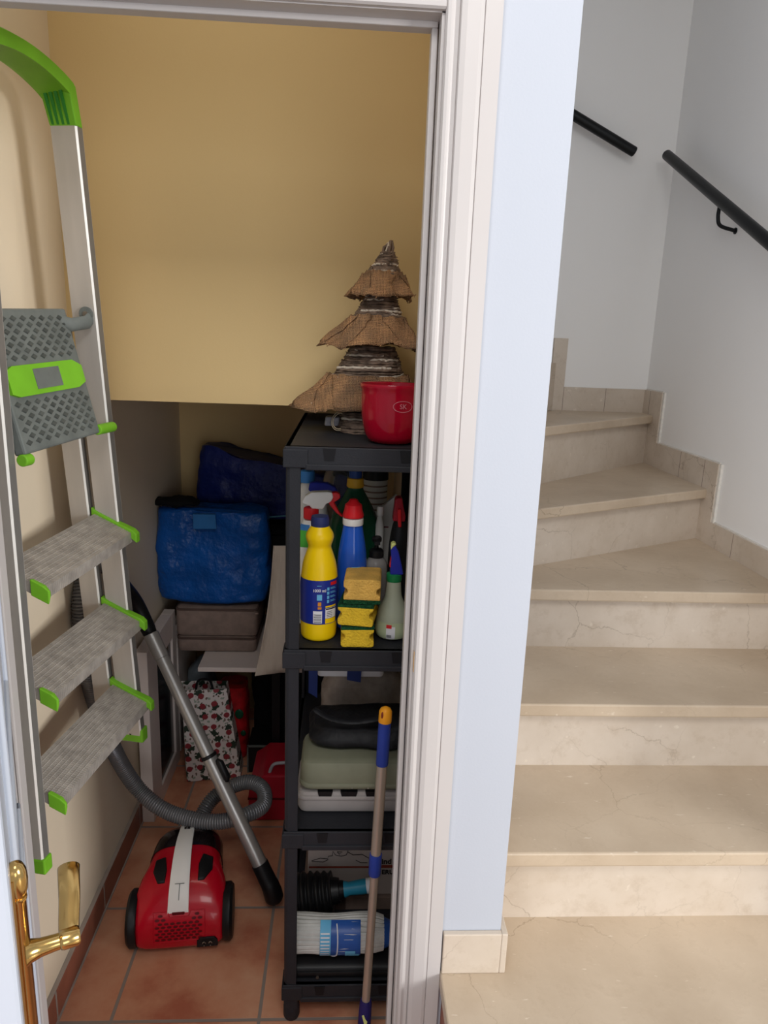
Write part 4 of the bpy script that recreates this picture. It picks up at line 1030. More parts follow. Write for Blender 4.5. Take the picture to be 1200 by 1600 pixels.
# mop head in its wrapper
xm0 = P(440, 1458, y=ym).x; xm1 = P(606, 1458, y=ym).x
xm0 = SX0 + 0.012
t = thing('string_mop', 'white mop head in clear wrap with a blue label, lying on the bottom shelf', 'mop head', ((xm0 + xm1) / 2, ym, zm - rm))
m = MB(); rnd = random.Random(11); ns = 26
for i in range(ns):
    a = 2 * PI * i / ns; pts = []
    for k in range(13):
        f = k / 12; x = xm0 + (xm1 - xm0 - 0.012) * f; r = rm * 0.86 * (1 + 0.05 * math.sin(f * 9 + i * .2)) * (1 - 0.16 * max(0, (f - .9) / .1)); aa = a + 0.05 * math.sin(f * 5 + i)
        pts.append((x, ym + r * math.cos(aa), zm + r * math.sin(aa)))
    m.tube(pts, rm * 0.135, 7)
m.tube([(xm0 + .002, ym, zm), (xm1 - .014, ym, zm)], rm * 0.8, 16)
m.build('strands', M['strand'], t, smooth=True)
def wrap(m, x0, x1, a0, a1, r, n=18):
    vs = []; 
    for i in range(n + 1):
        a = math.radians(a0 + (a1 - a0) * i / n)
        for x in (x0, x1): vs.append((x, ym - r * math.cos(a), zm + r * math.sin(a)))
    m.add(vs, [(2 * i, 2 * i + 1, 2 * i + 3, 2 * i + 2) for i in range(n)])
X = lambda px: P(px, 1458, y=ym - rm).x
w1 = MB(); wrap(w1, X(517), X(564), -75, 80, rm * 1.03); lb = w1.build('label', M['mopblue'], t, smooth=True)
w1 = MB(); wrap(w1, X(500), X(517), -60, 80, rm * 1.03); 
lb2 = w1.build('label_side', M['lblue'], t, smooth=True)
w1 = MB()
for k in range(8): wrap(w1, X(501), X(515), -30 + k * 10, -26 + k * 10, rm * 1.045, 2)
w1.build('label_text', M['paper'], t)
w1 = MB(); arc = []
for k in range(13):
    a = math.radians(-62 + 130 * k / 12); arc.append((X(524) + 0.006 * math.cos((k - 7) / 5.0) - 0.004 * (k < 3) * (3 - k), ym - rm * 1.05 * math.cos(a), zm + rm * 1.05 * math.sin(a)))
w1.tube(arc, 0.0014, 6); w1.build('label_arc', M['paper'], t, smooth=True)
w1 = MB(); wrap(w1, X(499), X(512), -75, -58, rm * 1.05, 4); w1.build('label_band', M['maroon'], t)
w1 = MB(); wrap(w1, X(540), X(556), -50, -8, rm * 1.045, 6); wrap(w1, X(546), X(562), -46, -22, rm * 1.05, 5); w1.build('label_picture', M['lblue'], t)
w1 = MB(); w1.cyl((xm1 - 0.014, ym, zm), (xm1 + 0.004, ym, zm), rm * 0.8, rm * .62); w1.build('socket', M['mopblue'], t, smooth=True)
# plunger on top, behind the mop
yp = 1.511
pz0 = P(493, 1400, y=yp); rp = (P(493, 1368, y=yp).z - P(493, 1432, y=yp).z) / 2 * 0.95
zc = pz0.z
t = thing('plunger', 'black bellows plunger with teal handle lying above the mop head on the bottom shelf', 'plunger', (P(493, 1400, y=yp).x, yp, zc - rp))
dxp = P(520, 1398, y=yp); axis0 = P(466, 1402, y=yp) + Vector((0, 0, 0.003)); axis1 = P(612, 1380, y=yp) + Vector((0, 0, 0.003)); ax = (axis1 - axis0).normalized()
m = MB(); pts = []; rs = []
Lb = (dxp - axis0).length
for k in range(49):
    f = k / 48; pts.append(axis0 + ax * Lb * f); e = 1.0 if 0.04 < f else 0.85
    rs.append(rp * (0.935 + 0.065 * math.cos(f * 2 * PI * 5)) * e * (1 - 0.18 * f))
m.tube(pts, rs, 26); m.build('bellows', M['black'], t, smooth=True)
q0 = axis0 + ax * Lb
MB().tube([q0, q0 + ax * 0.018, q0 + ax * 0.019, q0 + ax * 0.03], [rp * .55, rp * .5, rp * .4, rp * .36], 18).build('neck', M['black'], t, smooth=True)
g0 = P(534, 1394, y=yp) 
k0 = (g0 - axis0).dot(ax)
ga = axis0 + ax * k0
MB().tube([ga, ga + ax * .004, ga + ax * .02, ga + ax * 0.055, ga + ax * 0.058, ga + ax * 0.078], [rp * .36, rp * .36, rp * .27, rp * .31, rp * .31, rp * .27], 18).build('grip', M['teal'], t, smooth=True)
lb = ga + ax * 0.064
MB().tube([lb, lb + ax * 0.022], [rp * .315, rp * .30], 18).build('label', M['paper'], t, smooth=True)
# printed cartons at the back
yc_ = 1.576
xc0 = P(481, 1350, y=yc_).x; zt5 = min(P(540, 1322, y=yc_).z, SZ[2] - SH - 0.012); zm5 = P(540, 1357, y=yc_).z; zb5 = z4
t = thing('printed_carton', 'white carton with line drawing and red stripe, upper one at the back of bottom shelf', 'box', ((xc0 + .18) / 2, yc_ + 0.1, zm5))
MB().box((xc0, yc_, zm5 + 0.001), (0.181, yc_ + 0.22, zt5)).build('carton', M['carton'], t, bevel=0.002)
q = MB(); q.box((xc0 + 0.003, yc_ - 0.0006, zm5 + 0.002), (0.12, yc_, zm5 + 0.007)); q.build('stripe', M['redline'], t)
q = MB()
def strokes(m, pp_, r=0.0008): m.tube([P(px, py, y=yc_ - 0.001) for px, py in pp_], r, 5)
strokes(q, [(487, 1345), (500, 1341), (512, 1342), (513, 1338), (520, 1337)]); strokes(q, [(487, 1346), (505, 1347), (513, 1343)])
strokes(q, [(519, 1337), (520, 1330), (524, 1336), (533, 1338), (541, 1336), (544, 1329)]); strokes(q, [(527, 1331), (530, 1335), (535, 1331), (527, 1331)])
strokes(q, [(543, 1331), (552, 1336), (566, 1335), (576, 1341)]); strokes(q, [(556, 1344), (564, 1348), (574, 1348)])
q.build('line_drawing', M['print'], t)
xx = P(604, 1346, y=yc_); text('lettering', 'ind', 0.021, Matrix.Translation((xx.x, yc_ - 0.0008, xx.z)) @ FRONT, M['print'], t, bold=0.0006)
a = P(596, 1358, y=yc_ - .001); b = P(618, 1353, y=yc_ - .001); MB().box((a.x, yc_ - 0.0008, zm5 + 0.002), (0.178, yc_ + .0, zm5 + 0.010)).build('orange_stripe', M['redline'], t)
zl5 = P(540, 1398, y=yc_).z
t = thing('printed_carton', 'white carton lettered in black below the one with the line drawing', 'box', ((xc0 + .18) / 2, yc_ + 0.1, zl5))
MB().box((xc0, yc_ + 0.001, zl5), (0.181, yc_ + 0.22, zm5 - 0.0005)).build('carton', M['carton'], t, bevel=0.002)
xx = P(606, 1363, y=yc_); text('lettering', 'ERU', 0.018, Matrix.Translation((xx.x, yc_ + 0.0002, xx.z)) @ FRONT, M['print'], t, bold=0.0006)
t = thing('cardboard_box', 'plain brown cardboard box under the lettered cartons at the back of bottom shelf', 'box', ((xc0 + .18) / 2, yc_ + 0.1, z4))
MB().box((xc0 - 0.012, yc_ - 0.008, z4), (0.182, yc_ + 0.23, zl5 - .001)).build('carton', M['cush'], t, bevel=0.002)
MB().box((xc0 + 0.06, yc_ - 0.0086, z4 + 0.002), (xc0 + 0.10, yc_ - 0.0075, zl5 - 0.002)).build('tape', M['piping'], t)

# ---- telescopic pole leaning in front of the unit
pt = P(603, 1104, y=1.327); pb_ = P(567, 1632, y=1.262); k = pb_.z / (pt.z - pb_.z); pb_ = pb_ - (pt - pb_) * k
po = thing('telescopic_pole', 'telescopic metal mop handle with blue grip and orange cap leaning on the shelving unit', 'mop handle', (pb_.x, pb_.y, 0))
D = (pt - pb_); Ln = D.length; dd = D.normalized()
def at_row(py):   # distance along the pole for a picture row
    lo, hi = 0.0, Ln
    for _ in range(40):
        m_ = (lo + hi) / 2; p = pb_ + dd * m_ - Vector((0, 0, CAMH)); c = RM.transposed() @ p
        if c.y / c.z * F + 800 > py: lo = m_
        else: hi = m_
    return lo
def seg_(r0, r1, ra, rb, name, m): return MB().tube([pb_ + dd * at_row(r0) if r0 < 1700 else pb_, pb_ + dd * at_row(r1)], [ra, rb], 20).build(name, m, po, smooth=True)
seg_(1562, 1366, 0.0092, 0.0092, 'lower_tube', M['pole'])
seg_(1334, 1190, 0.0112, 0.0112, 'upper_tube', M['pole'])
e0 = at_row(1366); e1 = at_row(1334)
MB().tube([pb_ + dd * d_ for d_ in (e0 - .001, e0 + 0.002, e1 - 0.012, e1)], [0.0122, 0.0132, 0.0136, 0.0132], 20).build('joint_sleeve', M['poleblue'], po, smooth=True)
e0 = at_row(1195); e1 = at_row(1126)
MB().tube([pb_ + dd * d_ for d_ in (e0, e0 + 0.003, e1)], [0.0124, 0.0130, 0.0132], 20).build('grip', M['poleblue'], po, smooth=True)
e0 = at_row(1128); e1 = at_row(1101)
cp = MB().tube([pb_ + dd * d_ for d_ in (e0, e0 + .002, e1 - 0.010, e1 - 0.004, e1)], [0.0134, 0.0138, 0.0134, 0.0105, 0.0035], 20).build('hanging_cap', M['orangecap'], po, smooth=True)
hc = pb_ + dd * (e0 * 0.42 + e1 * 0.58)
MB().ell(hc + Vector((-0.0068, -0.0102, 0)), 0.003, 0.003, 0.008, 14, 10).build('hang_hole', M['redline'], cp, smooth=True)
e1 = at_row(1562)
sk_ = MB().tube([pb_, pb_ + dd * (e1 - 0.006), pb_ + dd * e1], [0.0165, 0.0135, 0.0115], 20).build('socket', M['purple'], po, smooth=True)
c = pb_ + dd * at_row(1585); q = MB(); q.ringloft([[c + Vector((x, -0.0152, z)) for x, z in ((-0.007, 0.012), (-0.003, 0.013), (0.001, 0.002), (0.005, -0.004), (0.003, -0.013), (-0.002, -0.009))], [c + Vector((x, -0.0130, z)) for x, z in ((-0.007, 0.012), (-0.003, 0.013), (0.001, 0.002), (0.005, -0.004), (0.003, -0.013), (-0.002, -0.009))]])
q.build('sticker', M['lime'], sk_)

# ================================================================== VACUUM CLEANER
VX, VY = -0.398, 1.538
va = thing('vacuum_cleaner', 'red canister vacuum cleaner with white carrying handle, on the closet floor', 'vacuum cleaner', (VX, VY, 0), 0.10)
# sections from the back (facing the door) to the nose: y, half width, z bottom, z top
secs = [(-0.004, 0.100, 0.030, 0.075, .42), (0.0, 0.108, 0.022, 0.098, .42), (0.012, 0.114, 0.018, 0.122, .45), (0.030, 0.118, 0.016, 0.142, .5), (0.06, 0.119, 0.016, 0.163, .52), (0.10, 0.112, 0.016, 0.180, .55), (0.14, 0.100, 0.018, 0.189, .6), (0.18, 0.096, 0.020, 0.190, .65), (0.215, 0.094, 0.022, 0.186, .68)]
def vsec(s, n=40):
    y, hw_, zb, ztp, p = s; c = (zb + ztp) / 2; h = (ztp - zb) / 2; f = lambda v: math.copysign(abs(v) ** p, v)
    return [(hw_ * f(math.cos(2 * PI * i / n)), y, c + h * f(math.sin(2 * PI * i / n))) for i in range(n)]
body = L(va, MB().ringloft([vsec(s) for s in secs]), 'body', M['red'], smooth=True, ang=60)
nose = [(0.172, 0.0985, 0.021, 0.1915, .63), (0.19, 0.0975, 0.021, 0.1915, .65), (0.215, 0.0965, 0.021, 0.190, .68), (0.245, 0.094, 0.022, 0.184, .7), (0.275, 0.086, 0.026, 0.172, .75), (0.30, 0.070, 0.032, 0.150, .8), (0.316, 0.045, 0.05, 0.12, .9), (0.322, 0.02, 0.07, 0.10, 1)]
L(va, MB().ringloft([vsec(s) for s in nose]), 'dust_bin', M['smoke'], smooth=True, ang=60)
def vtop(y):
    a = secs + nose[3:]
    for s, e in zip(a, a[1:]):
        if s[0] <= y <= e[0]: k = (y - s[0]) / (e[0] - s[0]); return s[3] + (e[3] - s[3]) * k
    return a[-1][3]
hp_ = MB(); rings = []
for i in range(15):
    y = 0.010 + 0.275 * i / 14; z = vtop(y) + 0.005 + 0.012 * math.sin(PI * i / 14); w = 0.026 - 0.008 * i / 14; cx = -0.003 - 0.0 * i
    rings.append([(cx - w, y, z - 0.010), (cx + w, y, z - 0.010), (cx + w, y, z), (cx + w * .7, y, z + 0.003), (cx - w * .7, y, z + 0.003), (cx - w, y, z)])
hp_.ringloft(rings); han_ = L(va, hp_, 'carrying_handle', M['white'], smooth=True, ang=40)
q = MB(); yq_ = 0.225; zq = vtop(yq_) + 0.0165
q.box((-0.010, yq_, zq - .001), (-0.004, yq_ + 0.008, zq + 0.0012)); q.box((-0.002, yq_, zq - .001), (0.006, yq_ + 0.008, zq + .0012)); q.box((-0.008, yq_ + 0.012, zq - .0015), (0.004, yq_ + 0.014, zq + .0008))
L(va, q, 'print', M['print'], parent=han_)
q = MB(); zz = vtop(0.04) + 0.0135
for (x0_, y0_, x1_, y1_) in ((-0.014, 0.050, 0.010, 0.050), (-0.002, 0.022, -0.002, 0.050)):
    q.tube([(x0_, y0_, vtop(y0_) + 0.0105 + 0.012 * math.sin(PI * max(0, y0_ - .010) / .275)), (x1_, y1_, vtop(y1_) + 0.0105 + 0.012 * math.sin(PI * max(0, y1_ - .010) / .275))], 0.0009, 5)
L(va, q, 'release_mark', M['gplast'], parent=han_)
for s in (-1, 1):
    b_ = MB(); pts = []
    poly = [(0.042, 0.064), (0.058, 0.066), (0.078, 0.094), (0.077, 0.132), (0.050, 0.136), (0.041, 0.104)] if s > 0 else [(-0.042, 0.064), (-0.060, 0.064), (-0.075, 0.094), (-0.073, 0.130), (-0.047, 0.132), (-0.040, 0.096)]
    def zs_(x, y):
        for a_, e_ in zip(secs, secs[1:]):
            if a_[0] <= y <= e_[0]:
                k = (y - a_[0]) / (e_[0] - a_[0]); hw_, zb, zt_p, pw = [a_[j] + (e_[j] - a_[j]) * k for j in (1, 2, 3, 4)]
                u = min(.999, abs(x) / hw_) ** (1 / pw); sn = math.sqrt(max(0, 1 - u * u)); return (zb + zt_p) / 2 + (zt_p - zb) / 2 * sn ** pw
        return 0.2
    b_.ringloft([[(x, y, zs_(x, y) - 0.006) for x, y in poly], [(x, y, zs_(x, y) + 0.004) for x, y in poly], [(s * 0.058 + (x - s * 0.058) * .8, 0.098 + (y - 0.098) * .85, zs_(x, y) + 0.007) for x, y in poly]])
    L(va, b_, 'pedal_button', M['black'], smooth=True, ang=50, bevel=0.002)
    w_ = MB(); T_ = Matrix.Translation((s * 0.116, 0.058, 0.070)) @ Matrix.Rotation(s * PI / 2, 4, 'Y')
    w_.lathe([(0.03, -0.010), (0.066, -0.008), (0.070, -0.003), (0.070, 0.010), (0.063, 0.017), (0.03, 0.019)], 36, T=T_)
    L(va, w_, 'wheel', M['black'], smooth=True, ang=40)
# exhaust grille on the back: frame and rows of slots
def back(x, z):  # y of the rear surface at height z
    a = [(s[0], s[3]) for s in secs]
    for (y0_, z0_), (y1_, z1_) in zip(a, a[1:]):
        if z <= z1_: return y0_ + (y1_ - y0_) * max(0, (z - z0_)) / (z1_ - z0_) if z > z0_ else -0.004
    return 0.06
fr_ = MB(); gx, gz0, gz1 = 0.064, 0.046, 0.122
pts = [(-gx, gz0), (gx, gz0), (gx, gz1), (0.028, gz1), (0.024, gz1 - 0.012), (-0.024, gz1 - 0.012), (-0.028, gz1), (-gx, gz1), (-gx, gz0)]
fine = []
for (x0_, z0_), (x1_, z1_) in zip(pts, pts[1:]):
    for k in range(6): f = k / 6; fine.append((x0_ + (x1_ - x0_) * f, z0_ + (z1_ - z0_) * f))
fine.append(pts[-1])
fr_.tube([(x, back(x, z) - 0.0004, z) for x, z in fine], 0.0012, 6)
go = L(va, fr_, 'exhaust_grille', M['red'], smooth=True)
sl = MB()
for r in range(8):
    z = gz0 + 0.007 + r * 0.0088
    for c in range(8):
        x = -gx + 0.010 + (c + 0.5 * (r % 2)) * 0.0152
        if x > gx - 0.006 or (z > gz1 - 0.018 and abs(x) < 0.034): continue
        yb = back(x, z); hs = []
        for k in range(8):
            a = 2 * PI * k / 8; hs.append((x + 0.0062 * math.cos(a), back(x, z + 0.0031 * math.sin(a)) - 0.0014, z + 0.0031 * math.sin(a)))
        sl.add(hs, [tuple(range(8))])
L(va, sl, 'grille_slots', M['red_d'], parent=go)
L(va, MB().box((-0.018, 0.008, 0.112), (0.014, 0.022, 0.121)), 'lid_catch', M['red_d'], bevel=0.002)
so_ = MB(); so_.prism([(0.044, 0.024), (0.096, 0.024), (0.096, 0.042), (0.088, 0.052), (0.052, 0.052), (0.044, 0.042)], -0.008, 0.004, 'y'); sk2 = L(va, so_, 'cable_socket', M['black'], bevel=0.001)
q = MB()
for x in (0.062, 0.078): q.tube([(x - 0.004, -0.010, 0.036), (x - .003, -0.011, 0.040), (x, -0.011, 0.042), (x + .003, -0.011, 0.040), (x + 0.004, -0.010, 0.036)], 0.0012, 6); q.ell((x, -0.010, 0.029), 0.0015, 0.0015, 0.0015, 8, 6)
L(va, q, 'plug_prongs', M['steel'], parent=sk2)
# hose
W = lambda px, py, y: P(px, py, y=y)
WX = lambda px, py, x=-0.6235: P(px, py, x=x)
hpts = [Vector((VX - 0.03, VY + 0.300, 0.11)), W(322, 1262, 1.90), W(345, 1238, 1.93), W(385, 1222, 1.93), W(410, 1232, 1.90), W(411, 1258, 1.84), W(380, 1275, 1.79), W(340, 1284, 1.78), W(295, 1279, 1.79), W(250, 1262, 1.81), W(212, 1228, 1.84), WX(182, 1180), WX(158, 1120), WX(140, 1060), WX(130, 1000), WX(127, 945), WX(133, 905), WX(146, 886, -0.618), WX(160, 882, -0.612)]
hp2 = spline(hpts, 40)
# resample evenly, then ridge
ds = [0]; 
for a_, b_ in zip(hp2, hp2[1:]): ds.append(ds[-1] + (b_ - a_).length)
tot = ds[-1]; step = 0.0018; N = int(tot / step); out = []; rs = []; j = 0
for i in range(N + 1):
    d = i * step
    while j < len(ds) - 2 and ds[j + 1] < d: j += 1
    k = (d - ds[j]) / max(1e-6, ds[j + 1] - ds[j]); out.append(hp2[j].lerp(hp2[j + 1], min(1, k))); rs.append(0.0205 + (0.0022, 0.0012, -0.0018, 0.0012)[i % 4])
MB().tube(out, rs, 18).build('hose', M['hose'], va, smooth=True, ang=80)
# wand: top grip, two tubes, catch, floor end
wt = W(214, 945, 1.93); wbm = P(412, 1362, y=1.70)
gp = MB(); gp.tube(spline([out[-1], WX(172, 888, -0.606), WX(192, 915, -0.603), wt + (wt - wbm).normalized() * 0.0, W(240, 1002, 1.925)], 6), [0.022] + [0.021] * 22 + [0.019, 0.019], 16); gp.build('wand_grip', M['black'], va, smooth=True)
WT = lambda f: wt.lerp(wbm, f)
MB().tube([WT(0.11), WT(0.112), WT(0.20), WT(0.202)], [0.020, 0.0215, 0.0205, 0.018], 20).build('wand_collar', M['tube'], va, smooth=True)
MB().tube([WT(0.19), WT(0.58)], 0.0185, 20).build('wand_tube', M['tube'], va, smooth=True)
MB().tube([WT(0.57), WT(1.0)], 0.0205, 20).build('wand_tube', M['tube'], va, smooth=True)
MB().tube([WT(0.566), WT(0.568), WT(0.576), WT(0.578)], [0.0205, 0.0225, 0.0225, 0.0205], 20).build('locking_ring', M['black'], va, smooth=True)
c0_ = WT(0.59); d_ = (wbm - wt).normalized(); sd = Vector((0.7, -0.3, 0.35)).normalized()
ct = MB(); ct.tube([c0_ + sd * 0.020, c0_ + sd * 0.026 + d_ * 0.01, c0_ + sd * 0.026 + d_ * 0.055, c0_ + sd * 0.020 + d_ * 0.065], [0.006, 0.011, 0.011, 0.006], 12); ct.build('length_catch', M['black'], va, smooth=True)
en = P(432, 1392, y=1.69)
fe = MB(); fe.tube(spline([WT(0.97), WT(1.03), wbm + d_ * 0.05, Vector((en.x - .004, 1.685, 0.032))], 5), [0.0235, 0.0235, 0.0235, .0235, .024, .024, .024, .0245, .025, .025, .025, .026, .026, .026, .026, .022], 18)
fe.build('floor_nozzle', M['black'], va, smooth=True)

# ================================================================== BACK OF THE CLOSET
# white frame with dark panel along the left wall
f0 = Vector((-0.638, 2.055, 0)); 
t = thing('framed_panel', 'white-framed dark panel standing on edge against the left wall, behind the ladder', 'panel', (-0.617, 2.24, 0))
fa = MB(); x0_, x1_ = -0.636, -0.598; y0_, y1_ = 2.055, 2.42; zt_ = 0.60
fa.box((x0_, y0_, 0), (x1_, y0_ + 0.11, zt_)); fa.box((x0_, y1_ - 0.05, 0), (x1_, y1_, zt_)); fa.box((x0_, y0_ + .11, zt_ - 0.09), (x1_, y1_ - .05, zt_)); fa.box((x0_, y0_ + .11, 0), (x1_, y1_ - .05, 0.06))
fa.build('frame', M['board'], t, bevel=0.002)
MB().box((x0_ + 0.006, y0_ + 0.11, 0.06), (x1_ - 0.008, y1_ - 0.05, zt_ - 0.09)).build('dark_panel', M['navy_glass'], t)
# white side board standing behind, light edge forward
yb_ = 2.47; a = P(266, 978, y=yb_); 
t = thing('side_board', 'narrow white board standing upright behind the framed panel, left of the taupe cases', 'board', (-0.55, yb_, 0))
xa_ = P(267, 1020, y=yb_).x; MB().box((xa_, yb_, 0), (xa_ + 0.026, yb_ + 0.30, P(270, 976, y=yb_).z)).build('board', M['board'], t, bevel=0.002)
# white table top with the taupe cases on it
yt = 2.25
a = P(309, 1049, y=yt); ztb = P(312, 1043, y=yt).z
t = thing('low_table', 'low table with a white top in the dark back corner of the closet', 'table', (-0.2, yt + 0.2, 0))
MB().box((a.x, yt, ztb - 0.016), (0.14, yt + 0.50, ztb)).build('table_top', M['board'], t, bevel=0.002)
for xx_, yy_ in ((-0.225, 2.285), (0.122, 2.285), (-0.225, 2.725), (0.122, 2.725)):
    MB().box((xx_ - 0.014, yy_ - 0.014, 0), (xx_ + 0.014, yy_ + 0.014, ztb - 0.0165)).build('leg', M['black'], t)
def case(label, px0, px1, zb, py_top, yy, dep):
    x0, x1 = P(px0, 990, y=yy).x, P(px1, 990, y=yy).x; zt_ = P(340, py_top, y=yy).z
    t = thing('fabric_case', label, 'case', ((x0 + x1) / 2, yy + dep / 2, zb))
    rbox((x0, yy, zb), (x1, yy + dep, zt_), 0.02, 5).build('body', M['cush'], t, smooth=True)
    k = MB(); rbox((x0 - 0.002, yy - 0.002, zt_ - 0.012), (x1 + 0.002, yy + dep, zt_ - 0.004), 0.021, 5, mb=k); k.build('piping', M['piping'], t, smooth=True)
    return t, zt_, x1
yk = 2.37
t, z_a, _ = case('taupe fabric case resting directly on the white table top', 276, 400, ztb + 0.001, 995, yk, 0.28)
t, z_b, x1c = case('taupe fabric case stacked on another, directly under the blue bag', 275, 402, z_a + 0.001, 950, yk, 0.28)
MB().box((x1c - 0.006, yk - 0.003, z_b - 0.020), (x1c + 0.004, yk + 0.001, z_b - 0.015)).build('zip_pull', M['steel'], t)
# big blue bag
yb2 = 2.36
def bagmesh(x0, x1, z0, z1, yc, dep, seed, amp=0.012, freq=9, p=0.45, top=None, lean=0.0):
    m = MB(); K = 34; rings = []
    for j in range(K + 1):
        f = j / K; s = 0.95 + 0.05 * math.sin(PI * f)
        if j == 0: s = 0.88
        ring = sup((x0 + x1) / 2 + lean * (f - .5), yc, z0 + (z1 - z0) * f, (x1 - x0) / 2 * s, dep / 2 * s, p, 110)
        if top:
            ring = [(x, y, z + top * f * ((x - x0) / (x1 - x0) - 0.5)) for x, y, z in ring]
        rings.append(ring)
    m.ringloft(rings); m.disp(amp, freq, seed); m.disp(amp * 0.22, freq * 2.6, seed + 5); return m
x0 = P(236, 880, y=yb2).x; x1 = P(422, 880, y=yb2).x; zt_ = P(330, 803, y=yb2).z
t = thing('shopping_bag', 'large bright blue woven plastic bag standing on the taupe cases', 'bag', ((x0 + x1) / 2, yb2 + 0.12, z_b))
m = bagmesh(x0 + .006, x1 - .006, z_b + 0.017, zt_, yb2 + 0.075, 0.13, 1.0, 0.014, 8)
m.build('body', M['bag'], t, smooth=True, ang=80)
xs0, xs1 = P(302, 830, y=yb2).x, P(338, 830, y=yb2).x; zs1 = P(320, 826, y=yb2).z
MB().box((xs0, yb2 - 0.006, zs1), (xs1, yb2 + 0.004, zt_ - 0.002)).disp(0.004, 20).build('tape_patch', mat('worn_blue_patch', '#2f6fae', 0.4), t)
# dark clutter peeking out of the bag
a = P(270, 790, y=yb2 + 0.15)
t = thing('black_cloth', 'crumpled black cloth poking out of the bright blue bag', 'cloth', (a.x, yb2 + 0.17, zt_ - 0.005))
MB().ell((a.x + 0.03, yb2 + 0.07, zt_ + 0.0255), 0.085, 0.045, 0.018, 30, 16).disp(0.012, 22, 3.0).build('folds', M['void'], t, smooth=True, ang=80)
# navy bag on top
yb3 = 2.545
x0 = P(302, 760, y=yb3).x; x1 = 0.06; z0 = P(380, 815, y=yb3).z; z1 = P(320, 722, y=yb3).z
t = thing('shopping_bag', 'dark navy woven plastic bag lying folded behind and above the bright blue one', 'bag', ((x0 + x1) / 2, yb3 + 0.1, z0))
m = bagmesh(x0, x1, z0, z1 - 0.01, yb3 + 0.115, 0.19, 4.0, 0.014, 8, 0.5, top=-0.13)
m.build('body', M['bag2'], t, smooth=True, ang=80)
tp = MB(); tp.tube([P(395, 811, y=yb3 - 0.012), P(420, 808, y=yb3 - 0.014), P(450, 806, y=yb3 - 0.014)], 0.003, 8); tp.build('edge_tape', M['bag_l'], t, smooth=True)
# black storage box under the navy bag (the dark mass behind the pillow)
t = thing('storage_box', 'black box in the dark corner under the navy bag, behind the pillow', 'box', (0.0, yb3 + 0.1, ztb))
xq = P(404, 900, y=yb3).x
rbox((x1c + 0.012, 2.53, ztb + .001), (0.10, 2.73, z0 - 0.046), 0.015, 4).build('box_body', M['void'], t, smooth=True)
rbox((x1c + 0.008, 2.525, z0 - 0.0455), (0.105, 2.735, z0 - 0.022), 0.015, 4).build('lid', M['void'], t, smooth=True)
# beige pillow leaning behind the shelving unit
yp_ = 2.12
pa = P(428, 853, y=yp_ + 0.1); pbm = P(399, 1056, y=yp_)
t = thing('pillow', 'long beige pillow leaning upright on the white table top, behind the shelving unit', 'pillow', (pbm.x + 0.1, yp_ + 0.05, pbm.z))
m = MB(); NU, NV = 16, 26; tl = pa; bl = pbm; wdir = Vector((1, 0.15, 0.0)).normalized(); Wd = 0.20
def pil(u, v, s):
    base = bl.lerp(tl, v); sag = 0.012 * math.sin(PI * v)
    th_ = 0.045 * (max(0, math.sin(PI * u)) ** 0.5) * (max(0, math.sin(PI * v)) ** 0.4)
    wob = mnoise.noise(Vector((u * 3, v * 7, 1.3 * s))) * 0.006
    return base + wdir * (Wd * u) + Vector((0.010 * math.sin(PI * v * 1.0), 0, 0)) + Vector((0, -s * (th_ + wob), 0)) + Vector((0, 0, 0.018 * (1 - v) * u))
for s in (1, -1):
    vs = [pil(u / NU, v / NV, s) for v in range(NV + 1) for u in range(NU + 1)]
    m.add(vs, [(v * (NU + 1) + u, v * (NU + 1) + u + 1, (v + 1) * (NU + 1) + u + 1, (v + 1) * (NU + 1) + u) for v in range(NV) for u in range(NU)])
m.build('cover', M['pillow'], t, smooth=True, ang=80)
sm = MB(); sm.tube([pil(0, v / NV, 1) for v in range(NV + 1)], 0.002, 6); sm.build('seam', M['pillow'], t, smooth=True)

# bags on the floor
yfz = 2.28
c = [P(292, 1221, z=0.004), P(377, 1213, z=0.004)]
zt_ = P(320, 1078, y=yfz + 0.02).z
t = thing('paper_bag', 'white paper bag printed with dark fruit, on the floor under the white table', 'bag', ((c[0].x + c[1].x) / 2, 2.33, 0))
tl = P(284, 1079, y=2.30); tr_ = P(354, 1076, y=2.32); bl = Vector((c[0].x, c[0].y, 0.003)); br = Vector((c[1].x, c[1].y, 0.003)); bk = Vector((-0.02, 0.12, 0.0)); lsd = Vector((-0.028, 0.10, 0))
m = MB(); n = 10
def quad(m, a, b, c_, d, amp, seed):
    vs = []
    for j in range(n + 1):
        for i in range(n + 1):
            u, v = i / n, j / n; p = (a.lerp(b, u)).lerp(d.lerp(c_, u), v); w = mnoise.noise(Vector((u * 2.5, v * 3, seed))) * amp * math.sin(PI * min(1, u + .02)) 
            vs.append(p + Vector((0, w, 0)))
    m.add(vs, [(j * (n + 1) + i, j * (n + 1) + i + 1, (j + 1) * (n + 1) + i + 1, (j + 1) * (n + 1) + i) for j in range(n) for i in range(n)])
quad(m, bl, br, tr_, tl, 0.012, 1.0)
m.build('front_panel', M['fruit'], t, smooth=True, ang=80)
m = MB(); quad(m, bl + lsd, bl, tl, tl + Vector((-0.02, 0.07, 0)), 0.004, 2.0); quad(m, br, br + Vector((-0.005, 0.09, 0)), tr_ + Vector((-0.005, 0.06, 0)), tr_, 0.002, 4.0); m.build('side_gusset', M['fruit'], t, smooth=True, ang=80)
m = MB(); quad(m, br + Vector((-0.005, 0.09, 0)), bl + lsd, tl + Vector((-0.02, 0.07, 0)), tr_ + Vector((-0.005, 0.06, 0)), 0.004, 3.0); m.build('back_panel', M['fruit'], t, smooth=True, ang=80)
